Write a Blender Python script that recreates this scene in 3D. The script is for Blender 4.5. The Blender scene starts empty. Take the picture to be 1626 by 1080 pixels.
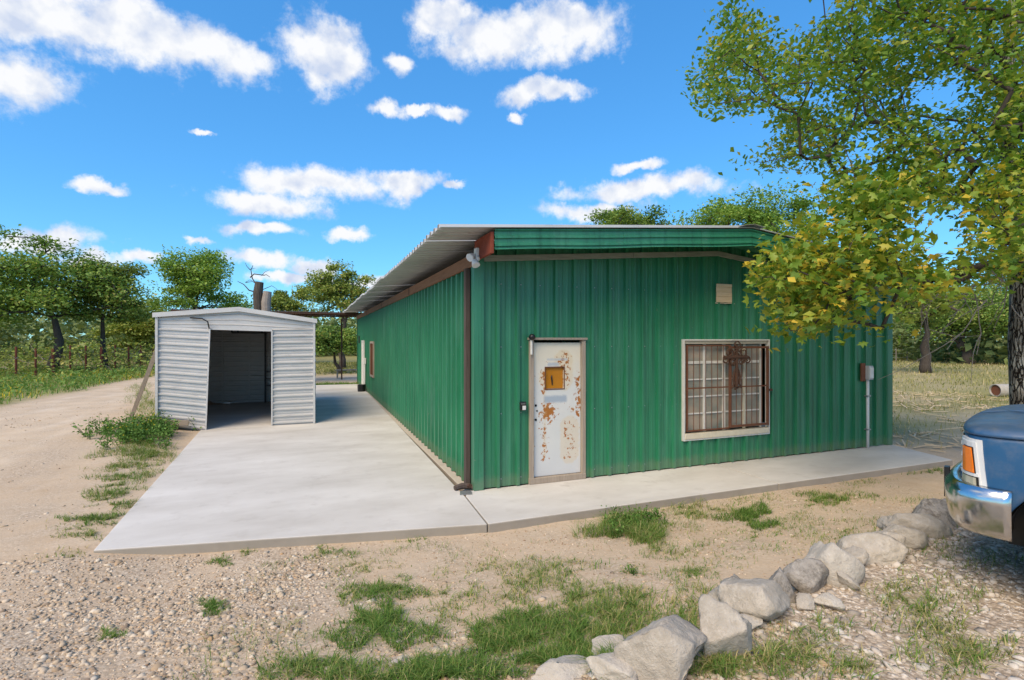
import bpy, bmesh, math, random
import numpy as np
from mathutils import Vector, Matrix
R = math.radians
random.seed(7); rng = np.random.default_rng(7)
scn = bpy.context.scene
col = scn.collection

# ------------------------------------------------------------------ camera
CAM = np.array([-2.155, -6.907, 2.1]); YAW = R(21.24); FPX, CX, CY = 818.0, 813.0, 540.0
cam = bpy.data.cameras.new('camera'); cam_o = bpy.data.objects.new('camera', cam); col.objects.link(cam_o)
cam.sensor_width = 36; cam.lens = FPX / 1626 * 36; cam.clip_end = 3000; cam.clip_start = 0.05
cam_o.location = CAM; cam_o.rotation_euler = (R(90), 0, -YAW)
scn.camera = cam_o
FW = np.array([math.sin(YAW), math.cos(YAW)]); RT = np.array([math.cos(YAW), -math.sin(YAW)])
def ray(px, py):
    d = FW + RT * (px - CX) / FPX
    return np.array([d[0], d[1], -(py - CY) / FPX])
def at(px, py, axis, val):
    r = ray(px, py); t = (val - CAM[axis]) / r[axis]; return CAM + t * r
def dep(px, py, d): return CAM + d * ray(px, py)
def proj(p):
    d = np.asarray(p) - CAM; z = d[0]*FW[0] + d[1]*FW[1]; x = d[0]*RT[0] + d[1]*RT[1]
    return CX + FPX*x/z, CY - FPX*d[2]/z, z

# ------------------------------------------------------------------ light and sky
SUN_DIR = Vector((-0.80, -0.64, 1.05)).normalized()     # towards the sun
sun = bpy.data.lights.new('sun', 'SUN'); sun_o = bpy.data.objects.new('sun', sun); col.objects.link(sun_o)
sun.energy = 1.5; sun.angle = R(45); sun.color = (1.0, 0.80, 0.56)
sun_o.rotation_euler = SUN_DIR.to_track_quat('Z', 'Y').to_euler(); sun_o.location = (0, 0, 30)
scn.view_settings.view_transform = 'Standard'; scn.view_settings.look = 'None'
scn.view_settings.gamma = 1; scn.view_settings.use_curve_mapping = False
scn.view_settings.exposure = 1.72
SKY_STRENGTH = 0.0745

world = bpy.data.worlds.new('World'); scn.world = world; world.use_nodes = True
def build_world():
    nt = world.node_tree; nt.nodes.clear(); N = nt.nodes.new; L = nt.links.new
    out = N('ShaderNodeOutputWorld'); bg = N('ShaderNodeBackground'); L(bg.outputs[0], out.inputs[0])
    bg.inputs[1].default_value = SKY_STRENGTH
    sky = N('ShaderNodeTexSky'); sky.sky_type = 'NISHITA'; sky.sun_disc = False
    sky.sun_elevation = math.asin(SUN_DIR.z); sky.sun_rotation = math.atan2(SUN_DIR.x, SUN_DIR.y)
    sky.air_density = 1.0; sky.dust_density = 0.15; sky.ozone_density = 2.5; sky.altitude = 200
    gm = N('ShaderNodeGamma'); gm.inputs[1].default_value = .55; L(sky.outputs[0], gm.inputs[0])
    hs = N('ShaderNodeHueSaturation'); hs.inputs['Hue'].default_value = 0.5
    hs.inputs['Saturation'].default_value = 1.55; hs.inputs['Value'].default_value = 1.75
    L(gm.outputs[0], hs.inputs['Color'])
    tn = N('ShaderNodeMix'); tn.data_type = 'RGBA'; tn.blend_type = 'MULTIPLY'; tn.inputs[0].default_value = 1; tn.inputs[7].default_value = (.385, .765, 1.02, 1); L(hs.outputs[0], tn.inputs[6])
    tc = N('ShaderNodeTexCoord'); D = tc.outputs['Generated']
    # cumulus: ellipsoids of direction space, broken up by noise
    blobs = []
    def px(x, y, w, h): 
        v = ray(x, y); l = np.linalg.norm(v); v = v / l; s = 1 / (FPX * l)
        blobs.append((v, w * s * 1.02, h * s * .88))
    for b in [(235,62,185,60),(120,45,95,55),(330,85,105,44),(15,120,88,72),(20,30,70,58),(515,85,72,62),(540,110,55,45),
              (632,102,28,24),(790,60,120,50),(900,45,90,50),(700,25,60,35),(865,148,75,22),(830,185,16,10),(612,180,36,16),(712,184,34,14),(665,180,20,8),
              (505,290,130,32),(420,318,95,26),(640,295,70,22),(720,300,22,8),(155,300,36,15),(320,202,18,6),(420,363,58,15),(560,375,38,14),
              (415,412,55,18),(500,425,40,16),(50,375,85,26),(225,415,36,15),(1020,300,140,24),(930,338,90,22),(1015,262,40,12),(460,440,90,12),(330,385,30,7),(590,445,50,12),(130,410,50,14)]:
        px(*b)
    rr = random.Random(3)
    for i in range(20):                       # the same kind of sky all the way round
        az = rr.uniform(R(75), R(285)) + YAW; el = R(rr.choice([6, 9, 14, 20, 26, 34, 44, 56]) + rr.uniform(-3, 3))
        v = np.array([math.sin(az)*math.cos(el), math.cos(az)*math.cos(el), math.sin(el)])
        w = rr.uniform(.05, .17) * (1 + el); blobs.append((v, w, w * rr.uniform(.25, .45) * (1 + .5*el)))
    n1 = N('ShaderNodeTexNoise'); n1.inputs['Scale'].default_value = 9; n1.inputs['Detail'].default_value = 7; n1.inputs['Roughness'].default_value = .62
    L(D, n1.inputs['Vector'])
    # the noise also warps the directions
    wsub = N('ShaderNodeVectorMath'); wsub.operation = 'SUBTRACT'; L(n1.outputs['Color'], wsub.inputs[0]); wsub.inputs[1].default_value = (.5, .5, .5)
    wsc = N('ShaderNodeVectorMath'); wsc.operation = 'SCALE'; L(wsub.outputs[0], wsc.inputs[0]); wsc.inputs['Scale'].default_value = .085
    wad = N('ShaderNodeVectorMath'); wad.operation = 'ADD'; L(D, wad.inputs[0]); L(wsc.outputs[0], wad.inputs[1])
    prev = None
    for v, w, h in blobs:
        m = N('ShaderNodeMapping'); m.vector_type = 'TEXTURE'
        m.inputs['Location'].default_value = tuple(v)
        el = math.asin(v[2]); az = math.atan2(v[0], v[1])
        m.inputs['Rotation'].default_value = (el, 0, -az)
        m.inputs['Scale'].default_value = (w, max(w, h), h)
        L(wad.outputs[0], m.inputs['Vector'])
        ln = N('ShaderNodeVectorMath'); ln.operation = 'LENGTH'; L(m.outputs[0], ln.inputs[0])
        if prev is None: prev = ln.outputs['Value']
        else:
            mm = N('ShaderNodeMath'); mm.operation = 'MINIMUM'
            L(prev, mm.inputs[0]); L(ln.outputs['Value'], mm.inputs[1]); prev = mm.outputs[0]
    n2 = N('ShaderNodeTexNoise'); n2.inputs['Scale'].default_value = 17; n2.inputs['Detail'].default_value = 9; n2.inputs['Roughness'].default_value = .64
    L(D, n2.inputs['Vector'])
    a = N('ShaderNodeMath'); a.operation = 'MULTIPLY_ADD'; L(n2.outputs['Fac'], a.inputs[0]); a.inputs[1].default_value = 1.9; L(prev, a.inputs[2])
    mr = N('ShaderNodeMapRange'); mr.interpolation_type = 'SMOOTHSTEP'
    mr.inputs['From Min'].default_value = 2.08; mr.inputs['From Max'].default_value = 1.36
    L(a.outputs[0], mr.inputs['Value'])
    # billow relief: noise here against noise a little higher
    up = N('ShaderNodeVectorMath'); up.operation = 'ADD'; L(D, up.inputs[0]); up.inputs[1].default_value = (-.010, -.006, .022)
    n3 = N('ShaderNodeTexNoise'); n3.inputs['Scale'].default_value = 14; n3.inputs['Detail'].default_value = 5; L(up.outputs[0], n3.inputs['Vector'])
    n4 = N('ShaderNodeTexNoise'); n4.inputs['Scale'].default_value = 14; n4.inputs['Detail'].default_value = 5; L(D, n4.inputs['Vector'])
    df = N('ShaderNodeMath'); df.operation = 'SUBTRACT'; L(n4.outputs['Fac'], df.inputs[0]); L(n3.outputs['Fac'], df.inputs[1])
    sh = N('ShaderNodeMapRange'); sh.inputs['From Min'].default_value = -.16; sh.inputs['From Max'].default_value = .03; L(df.outputs[0], sh.inputs['Value'])
    cc = N('ShaderNodeMix'); cc.data_type = 'RGBA'
    cc.inputs[6].default_value = (2.5, 2.85, 3.6, 1); cc.inputs[7].default_value = (3.95, 4.0, 4.1, 1); L(sh.outputs[0], cc.inputs[0])
    mx = N('ShaderNodeMix'); mx.data_type = 'RGBA'; L(mr.outputs[0], mx.inputs[0]); L(tn.outputs[2], mx.inputs[6]); L(cc.outputs[2], mx.inputs[7])
    L(mx.outputs[2], bg.inputs[0])
    world.cycles.sampling_method = 'MANUAL'; world.cycles.sample_map_resolution = 512
build_world()
scn.cycles.max_bounces = 6; scn.cycles.diffuse_bounces = 3; scn.cycles.transparent_max_bounces = 8
scn.cycles.use_denoising = True

# ------------------------------------------------------------------ helpers
def tag(o, label=None, cat=None, group=None, kind=None):
    if label: o['label'] = label
    if cat: o['category'] = cat
    if group: o['group'] = group
    if kind: o['kind'] = kind
    return o
def empty(name, loc=(0, 0, 0), rz=0):
    o = bpy.data.objects.new(name, None); col.objects.link(o); o.location = loc; o.rotation_euler = (0, 0, rz); o.empty_display_size = .2
    return o
class MB:
    def __init__(s): s.v = []; s.f = []
    def add(s, v, f):
        b = len(s.v); s.v += [tuple(map(float, p)) for p in v]; s.f += [tuple(i + b for i in q) for q in f]; return s
    def box(s, x0, x1, y0, y1, z0, z1):
        return s.add([(x0,y0,z0),(x1,y0,z0),(x1,y1,z0),(x0,y1,z0),(x0,y0,z1),(x1,y0,z1),(x1,y1,z1),(x0,y1,z1)],
                     [(3,2,1,0),(4,5,6,7),(0,1,5,4),(1,2,6,5),(2,3,7,6),(3,0,4,7)])
    def hexa(s, p):      # 8 points, bottom ring then top ring
        return s.add(p, [(3,2,1,0),(4,5,6,7),(0,1,5,4),(1,2,6,5),(2,3,7,6),(3,0,4,7)])
    def bar(s, a, b, w, h, up=(0, 0, 1)):
        a = Vector(a); b = Vector(b); d = (b - a).normalized(); u = Vector(up)
        if abs(d.dot(u)) > .95: u = Vector((1, 0, 0))
        x = d.cross(u).normalized() * w / 2; y = x.cross(d).normalized() * h / 2
        return s.hexa([a-x-y, a+x-y, b+x-y, b-x-y, a-x+y, a+x+y, b+x+y, b-x+y])
    def tube(s, pts, rad, n=8, cap=True):
        pts = [Vector(p) for p in pts]
        if not hasattr(rad, '__len__'): rad = [rad] * len(pts)
        b = len(s.v); u = None
        for i, p in enumerate(pts):
            d = (pts[min(i+1, len(pts)-1)] - pts[max(i-1, 0)]).normalized()
            if u is None: u = d.orthogonal().normalized()
            else: u = (u - d * u.dot(d)).normalized()
            w = d.cross(u)
            for k in range(n):
                a = 2 * math.pi * k / n; q = p + (u * math.cos(a) + w * math.sin(a)) * rad[i]; s.v.append(tuple(q))
        for i in range(len(pts) - 1):
            for k in range(n):
                k2 = (k + 1) % n; s.f.append((b+i*n+k, b+i*n+k2, b+(i+1)*n+k2, b+(i+1)*n+k))
        if cap:
            s.f.append(tuple(b + k for k in reversed(range(n)))); s.f.append(tuple(b + (len(pts)-1)*n + k for k in range(n)))
        return s
    def grid(s, P):      # P: rows x cols x 3
        P = np.asarray(P, float); r, c, _ = P.shape; b = len(s.v); s.v += [tuple(p) for p in P.reshape(-1, 3)]
        for i in range(r-1):
            for j in range(c-1): s.f.append((b+i*c+j, b+i*c+j+1, b+(i+1)*c+j+1, b+(i+1)*c+j))
        return s
    def mesh(s, name):
        m = bpy.data.meshes.new(name); m.from_pydata(s.v, [], s.f); m.update(); return m
    def build(s, name, mat, parent=None, smooth=False, bevel=0, solid=0):
        m = s.mesh(name); o = bpy.data.objects.new(name, m); col.objects.link(o)
        if mat: m.materials.append(mat)
        if smooth: m.shade_smooth()
        if parent is not None: o.parent = parent
        if solid: md = o.modifiers.new('s', 'SOLIDIFY'); md.thickness = solid; md.offset = 0
        if bevel: md = o.modifiers.new('b', 'BEVEL'); md.width = bevel; md.segments = 2; md.limit_method = 'ANGLE'
        return o
def link_copy(mesh, name, parent=None, loc=(0, 0, 0), rot=(0, 0, 0), scale=(1, 1, 1)):
    o = bpy.data.objects.new(name, mesh); col.objects.link(o); o.location = loc; o.rotation_euler = rot; o.scale = scale
    if parent is not None: o.parent = parent
    return o
def bulk(name, V, F, mat, attrs=None, smooth=False, parent=None):
    """numpy mesh: V (n,3), F (m,k) of one size"""
    m = bpy.data.meshes.new(name); n, k = F.shape
    m.vertices.add(len(V)); m.vertices.foreach_set('co', np.ascontiguousarray(V, np.float32).ravel())
    m.loops.add(n*k); m.loops.foreach_set('vertex_index', np.ascontiguousarray(F, np.int32).ravel())
    m.polygons.add(n); m.polygons.foreach_set('loop_start', np.arange(0, n*k, k, dtype=np.int32))
    m.polygons.foreach_set('loop_total', np.full(n, k, np.int32))
    if attrs:
        for an, av in attrs.items():
            av = np.ascontiguousarray(av, np.float32)
            if av.ndim == 1: m.attributes.new(an, 'FLOAT', 'POINT').data.foreach_set('value', av)
            else: m.attributes.new(an, 'FLOAT_COLOR', 'POINT').data.foreach_set('color', av.ravel())
    m.update(calc_edges=True)
    if smooth: m.shade_smooth()
    m.materials.append(mat)
    o = bpy.data.objects.new(name, m); col.objects.link(o)
    if parent is not None: o.parent = parent
    return o
# value noise
_perm = rng.random((256, 256))
def vnoise(x, y):
    xi = np.floor(x).astype(int); yi = np.floor(y).astype(int); fx = x - xi; fy = y - yi
    fx = fx*fx*(3-2*fx); fy = fy*fy*(3-2*fy); g = lambda a, b: _perm[a % 256, b % 256]
    return (g(xi, yi)*(1-fx) + g(xi+1, yi)*fx)*(1-fy) + (g(xi, yi+1)*(1-fx) + g(xi+1, yi+1)*fx)*fy
def fbm(x, y, o=4):
    s = 0; a = .5
    for i in range(o): s = s + a*(vnoise(x*2**i + 17*i, y*2**i + 5*i) - .5); a *= .5
    return s
def ss(t): t = np.clip(t, 0, 1); return t*t*(3-2*t)

# ------------------------------------------------------------------ materials
class Mat:
    def __init__(s, name):
        s.m = bpy.data.materials.new(name); s.m.use_nodes = True; s.nt = s.m.node_tree; s.b = s.nt.nodes['Principled BSDF']
        s.out = s.nt.nodes['Material Output']; s.tc = None
    def N(s, t): return s.nt.nodes.new(t)
    def L(s, a, b): s.nt.links.new(a, b)
    def co(s, kind='Object'):
        if not s.tc: s.tc = s.N('ShaderNodeTexCoord')
        return s.tc.outputs[kind]
    def noise(s, scale, detail=4, rough=.55, stretch=None, vec=None, col=False):
        n = s.N('ShaderNodeTexNoise'); n.inputs['Scale'].default_value = scale; n.inputs['Detail'].default_value = detail; n.inputs['Roughness'].default_value = rough
        v = vec if vec is not None else s.co()
        if stretch:
            mp = s.N('ShaderNodeMapping'); mp.inputs['Scale'].default_value = stretch; s.L(v, mp.inputs['Vector']); v = mp.outputs[0]
        s.L(v, n.inputs['Vector']); return n.outputs['Color' if col else 'Fac']
    def voronoi(s, scale, feat='F1', out='Distance', vec=None):
        n = s.N('ShaderNodeTexVoronoi'); n.feature = feat; n.inputs['Scale'].default_value = scale; s.L(vec if vec is not None else s.co(), n.inputs['Vector']); return n.outputs[out]
    def ramp(s, fac, stops, interp='LINEAR'):
        r = s.N('ShaderNodeValToRGB'); r.color_ramp.interpolation = interp; e = r.color_ramp.elements
        while len(e) < len(stops): e.new(.5)
        for i, (p, c) in enumerate(stops):
            e[i].position = p; e[i].color = (*c, 1) if hasattr(c, '__len__') else (c, c, c, 1)
        s.L(fac, r.inputs[0]); return r.outputs[0]
    def mix(s, fac, a, b, mode='MIX'):
        n = s.N('ShaderNodeMix'); n.data_type = 'RGBA'; n.blend_type = mode
        for sock, v in ((n.inputs[0], fac), (n.inputs[6], a), (n.inputs[7], b)):
            if hasattr(v, 'links'): s.L(v, sock)
            elif hasattr(v, '__len__'): sock.default_value = (*v, 1)
            else: sock.default_value = v if sock == n.inputs[0] else (v, v, v, 1)
        return n.outputs[2]
    def math(s, op, a, b=0, c=None):
        n = s.N('ShaderNodeMath'); n.operation = op
        for i, v in enumerate((a, b, c)):
            if v is None: continue
            if hasattr(v, 'links'): s.L(v, n.inputs[i])
            else: n.inputs[i].default_value = v
        return n.outputs[0]
    def attr(s, name, out='Fac'):
        n = s.N('ShaderNodeAttribute'); n.attribute_name = name; return n.outputs[out]
    def objrand(s):
        n = s.N('ShaderNodeObjectInfo'); return n.outputs['Random']
    def bump(s, h, strength=.3, dist=.01):
        n = s.N('ShaderNodeBump'); n.inputs['Strength'].default_value = strength; n.inputs['Distance'].default_value = dist; s.L(h, n.inputs['Height']); s.L(n.outputs[0], s.b.inputs['Normal'])
    def set(s, color=None, rough=None, metal=None, spec=None):
        def put(sock, v):
            if v is None: return
            if hasattr(v, 'links'): s.L(v, sock)
            elif hasattr(v, '__len__'): sock.default_value = (*v, 1)
            else: sock.default_value = v
        put(s.b.inputs['Base Color'], color); put(s.b.inputs['Roughness'], rough); put(s.b.inputs['Metallic'], metal); put(s.b.inputs['Specular IOR Level'], spec)
        return s.m
M = {}
def mk_green(name, base, dark, light):
    m = Mat(name); w = m.co()
    big = m.noise(.9, 4, .6); streak = m.noise(3, 5, .6, (6, 6, .25)); fine = m.noise(60, 3)
    c = m.mix(m.ramp(big, [(.3, 0), (.7, 1)]), dark, base)
    c = m.mix(m.ramp(streak, [(.5, 0), (.8, .5)]), c, light)
    dk = m.noise(2.2, 6, .65, (7, 7, .18)); c = m.mix(m.ramp(dk, [(.50, 0), (.70, .75)]), c, tuple(v*.5 for v in dark))
    chalk = m.ramp(m.noise(1.2, 5, .6, (3, 3, .5)), [(.55, 0), (.75, .4)]); c = m.mix(chalk, c, (.10, .26, .19))
    spots = m.ramp(m.noise(22, 3, .6), [(.68, 0), (.72, 1)])
    c = m.mix(m.math('MULTIPLY', spots, .55), c, (.20, .22, .17))
    rust = m.ramp(m.noise(9, 5, .7, (1, 1, .5)), [(.70, 0), (.76, 1)])
    c = m.mix(m.math('MULTIPLY', rust, .5), c, (.10, .05, .025))
    sep = m.N('ShaderNodeSeparateXYZ'); m.L(m.N('ShaderNodeNewGeometry').outputs['Position'], sep.inputs[0])
    splash = m.math('MULTIPLY', m.ramp(m.math('MULTIPLY_ADD', m.noise(7, 5, .7), -.22, sep.outputs['Z']), [(.0, 1), (.10, 0)]), .35)
    c = m.mix(m.math('MULTIPLY', splash, .7), c, (.25, .2, .14))
    c = m.mix(m.math('MULTIPLY', m.objrand(), .16), c, (.03, .15, .085))
    m.bump(m.math('ADD', m.noise(1.6, 3), m.math('MULTIPLY', fine, .03)), .25, .02)
    M[name] = m.set(c, m.ramp(big, [(.2, .30), (.8, .45)]), 0, .6)
mk_green('green_metal', (.024, .198, .098), (.017, .152, .073), (.065, .28, .17))
mk_green('green_trim', (.026, .195, .105), (.020, .155, .08), (.07, .28, .18))
def mk_galv(name, a, b, rough=(.35, .55), metal=.55, rust=.0):
    m = Mat(name); n = m.noise(1.3, 5, .6); v = m.voronoi(35, out='Color'); st = m.noise(2.5, 5, .65, (1, 1, 7))
    c = m.mix(n, a, b); c = m.mix(.12, c, m.mix(.9, v, (.5, .5, .5)))
    c = m.mix(m.ramp(st, [(.55, 0), (.75, .55)]), c, tuple(x*.55 for x in a))
    rs = m.ramp(m.noise(6, 6, .7), [(.66 - rust*.2, 0), (.72 - rust*.2, 1)])
    c = m.mix(m.math('MULTIPLY', rs, .25 + rust), c, (.19, .095, .045))
    c = m.mix(m.math('MULTIPLY', m.objrand(), .15), c, b)
    m.bump(m.noise(3, 4), .2, .02)
    M[name] = m.set(c, m.ramp(n, [(.2, rough[0]), (.8, rough[1])]), metal, .5)
mk_galv('shed_metal', (.45, .445, .435), (.64, .63, .615), (.35, .5), .2)
mk_galv('roof_metal', (.42, .43, .42), (.56, .57, .56), (.4, .6), .45, .1)
def mk_wood(name, a, b, dark, stretch=(8, 8, .6)):
    m = Mat(name); n = m.noise(4, 6, .65, stretch); k = m.noise(2, 3)
    c = m.mix(m.ramp(n, [(.3, 0), (.7, 1)]), a, b); c = m.mix(m.ramp(n, [(.62, 0), (.75, 1)]), c, dark); c = m.mix(m.math('MULTIPLY', k, .35), c, dark)
    m.bump(n, .5, .006); M[name] = m.set(c, .85, 0, .2)
mk_wood('weathered_wood', (.30, .25, .20), (.42, .36, .29), (.13, .10, .08))
mk_wood('dark_wood', (.075, .058, .05), (.12, .095, .085), (.025, .02, .018))
mk_wood('grey_batten', (.22, .245, .22), (.35, .37, .335), (.06, .075, .06), (.7, 8, 8))
mk_wood('brown_beam', (.20, .10, .055), (.30, .16, .09), (.08, .04, .025), (8, .5, 8))
mk_wood('red_board', (.20, .05, .03), (.25, .065, .04), (.07, .02, .014), (6, .8, 6))
mk_wood('pale_board', (.62, .48, .30), (.74, .62, .44), (.42, .29, .15), (.8, 6, 9))
mk_wood('bark', (.045, .036, .03), (.11, .095, .082), (.018, .014, .012), (5, 5, 1.1))
mk_wood('twig_grey', (.22, .19, .16), (.34, .31, .28), (.1, .08, .07), (3, 3, 3))
def mk_herobark():
    m = Mat('furrowed_bark'); v = m.N('ShaderNodeMapping'); v.inputs['Scale'].default_value = (13, 13, 2.0); m.L(m.co(), v.inputs['Vector'])
    wv = m.N('ShaderNodeVectorMath'); wv.operation = 'MULTIPLY_ADD'; m.L(m.noise(2.5, 4, .6, col=True), wv.inputs[0]); wv.inputs[1].default_value = (1.5, 1.5, 1.5); m.L(v.outputs[0], wv.inputs[2])
    d = m.voronoi(1.6, 'DISTANCE_TO_EDGE', 'Distance', wv.outputs[0]); n = m.noise(14, 5, .7, (1, 1, .3))
    plate = m.ramp(d, [(.02, 0), (.14, 1)])
    c = m.mix(n, (.10, .088, .075), (.30, .285, .26)); c = m.mix(plate, (.014, .011, .009), c)
    lich = m.ramp(m.noise(5, 5, .65, (1, 1, .45)), [(.48, 0), (.58, .9)]); c = m.mix(m.math('MULTIPLY', lich, plate), c, (.46, .45, .41))
    m.bump(m.math('MULTIPLY_ADD', n, .2, plate), 1.0, .03); M['furrowed_bark'] = m.set(c, .9, 0, .15)
mk_herobark()
def mk_concrete(name, a, b, stain):
    m = Mat(name); big = m.noise(.55, 5, .6, (1, 2.2, 1)); mid = m.noise(4, 5, .65); fine = m.noise(120, 3, .7)
    c = m.mix(m.ramp(big, [(.3, 0), (.7, 1)]), a, b); c = m.mix(m.ramp(mid, [(.55, 0), (.85, .45)]), c, stain)
    st = m.ramp(m.noise(1.1, 6, .7), [(.62, 0), (.75, .6)]); c = m.mix(st, c, stain)
    pits = m.ramp(m.voronoi(28), [(.0, 1), (.035, 0)]); c = m.mix(m.math('MULTIPLY', pits, .5), c, tuple(x*.5 for x in stain))
    c = m.mix(m.math('MULTIPLY', fine, .15), c, stain)
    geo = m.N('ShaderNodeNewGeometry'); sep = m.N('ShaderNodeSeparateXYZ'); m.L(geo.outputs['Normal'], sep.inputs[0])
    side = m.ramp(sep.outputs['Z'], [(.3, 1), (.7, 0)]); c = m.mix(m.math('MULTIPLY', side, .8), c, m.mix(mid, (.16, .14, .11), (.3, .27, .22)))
    m.bump(m.math('ADD', fine, m.math('MULTIPLY', mid, .6)), .18, .006); M[name] = m.set(c, .82, 0, .25)
mk_concrete('concrete', (.46, .44, .405), (.63, .615, .585), (.33, .305, .27))
mk_concrete('footing', (.42, .37, .31), (.5, .45, .38), (.27, .21, .16))
def plain(name, c, rough=.5, metal=0, spec=.5, var=.25, scale=8, bump=0):
    m = Mat(name); n = m.noise(scale, 5, .6); cc = m.mix(m.math('MULTIPLY', n, var*1.6), c, tuple(x*.45 for x in c))
    if bump: m.bump(n, bump, .01)
    M[name] = m.set(cc, rough, metal, spec); return M[name]
plain('white_plastic', (.72, .72, .70), .4); plain('white_paint', (.70, .69, .64), .6, var=.35, scale=14); plain('cream_paint', (.66, .60, .46), .65, var=.4, scale=12)
plain('black_plastic', (.012, .012, .013), .35); plain('black_metal', (.02, .02, .02), .5); plain('dark_void', (.01, .01, .01), .9)
plain('pebble_grey', (.2, .2, .2)); plain('grey_metal', (.42, .43, .44), .4, .7); plain('grey_light', (.5, .52, .53), .5); plain('rubber', (.018, .018, .018), .8); plain('steel', (.4, .4, .41), .3, 1)
plain('white_bezel', (.72, .73, .73), .3, var=.12); plain('screen_grey', (.62, .66, .68), .4, var=.1); plain('curtain', (.30, .22, .17), .9, var=.8, scale=3); plain('interior_green', (.16, .22, .18), .9, var=.8, scale=2.2)
plain('rust_box', (.22, .08, .04), .85, var=.6, scale=20); plain('tank_paint', (.50, .48, .44), .6, var=.7, scale=5)
def mk_rust():
    m = Mat('rust'); n = m.noise(30, 5, .7); k = m.noise(4, 4)
    c = m.mix(n, (.075, .032, .02), (.23, .10, .055)); c = m.mix(m.math('MULTIPLY', k, .4), c, (.05, .03, .025)); m.bump(n, .4, .004); M['rust'] = m.set(c, .9, 0, .2)
    m = Mat('rust_dark'); n = m.noise(30, 5, .7); c = m.mix(n, (.04, .024, .018), (.115, .062, .042)); m.bump(n, .5, .004); M['rust_dark'] = m.set(c, .85, .1, .3)
    m = Mat('fence_rust'); n = m.noise(12, 5, .7); c = m.mix(n, (.09, .028, .02), (.19, .07, .045)); M['fence_rust'] = m.set(c, .9, 0, .2)
mk_rust()
def mk_door():
    m = Mat('door_paint'); geo = m.co('Object'); sep = m.N('ShaderNodeSeparateXYZ'); m.L(geo, sep.inputs[0]); X, Z = sep.outputs['X'], sep.outputs['Z']
    n = m.noise(2.2, 5, .6); f = m.noise(16, 6, .7); 
    c = m.mix(n, (.52, .55, .56), (.72, .70, .64))
    ramp_low = m.ramp(Z, [(.15, 1), (.75, 0)]); c = m.mix(m.math('MULTIPLY', ramp_low, .5), c, (.50, .53, .57))
    ramp_top = m.ramp(m.math('SUBTRACT', Z, 1.0), [(.35, 0), (.85, 1)]); c = m.mix(m.math('MULTIPLY', ramp_top, .7), c, (.76, .67, .49))
    def rect(x0, x1, z0, z1, soft=.03):
        g = None
        for s, lo, hi in ((X, x0, x1), (Z, z0, z1)):
            d = m.math('ABSOLUTE', m.math('SUBTRACT', s, (lo+hi)/2)); r = m.N('ShaderNodeMapRange'); r.inputs['From Min'].default_value = (hi-lo)/2 + soft; r.inputs['From Max'].default_value = (hi-lo)/2 - soft
            m.L(m.math('MULTIPLY_ADD', f, .05, m.math('SUBTRACT', d, .025)), r.inputs['Value']); g = r.outputs[0] if g is None else m.math('MULTIPLY', g, r.outputs[0])
        return g
    def rustin(x0, x1, z0, z1, th, soft=.12):
        g = rect(x0, x1, z0, z1, soft); t = m.math('MULTIPLY_ADD', g, .34, m.math('MULTIPLY', f, .95)); return m.ramp(t, [(th, 0), (th + .035, 1)])
    for a in [(.13, .36, .90, 1.16, .63), (.12, .26, .25, 1.62, .735), (.70, .80, .85, 1.65, .68), (.50, .8, .98, 1.14, .745), (.52, .66, 1.85, 1.97, .73), (.10, .24, .22, .52, .73), (.05, .30, 1.32, 1.74, .77), (.3, .7, 1.3, 2.0, .83), (.4, .8, .2, 1.0, .86), (.74, .80, .15, 1.9, .80), (.0, .06, .1, 1.9, .80)]:
        r = rustin(*a); c = m.mix(m.math('MULTIPLY', m.ramp(m.math('MULTIPLY_ADD', f, .6, rect(*a[:4], .15)), [(.9, 0), (1.3, .45)]), .8), c, (.66, .50, .27)); c = m.mix(r, c, m.mix(n, (.30, .10, .02), (.42, .17, .035)))
    c = m.mix(m.math('MULTIPLY', rect(.225, .565, 1.795, 1.825, .012), .7), c, (.42, .47, .52))
    c = m.mix(m.math('MULTIPLY', rect(.235, .42, 1.715, 1.765, .012), .8), c, (.40, .45, .50))
    c = m.mix(rect(.18, .55, 1.17, 1.27, .02), c, (.36, .42, .48))
    scr = m.ramp(m.noise(9, 4, .7, (1, 1, 9)), [(.66, 0), (.7, .5)]); c = m.mix(scr, c, (.45, .47, .48))
    m.bump(n, .25, .02); M['door_paint'] = m.set(c, .5, .1, .4)
mk_door()
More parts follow.
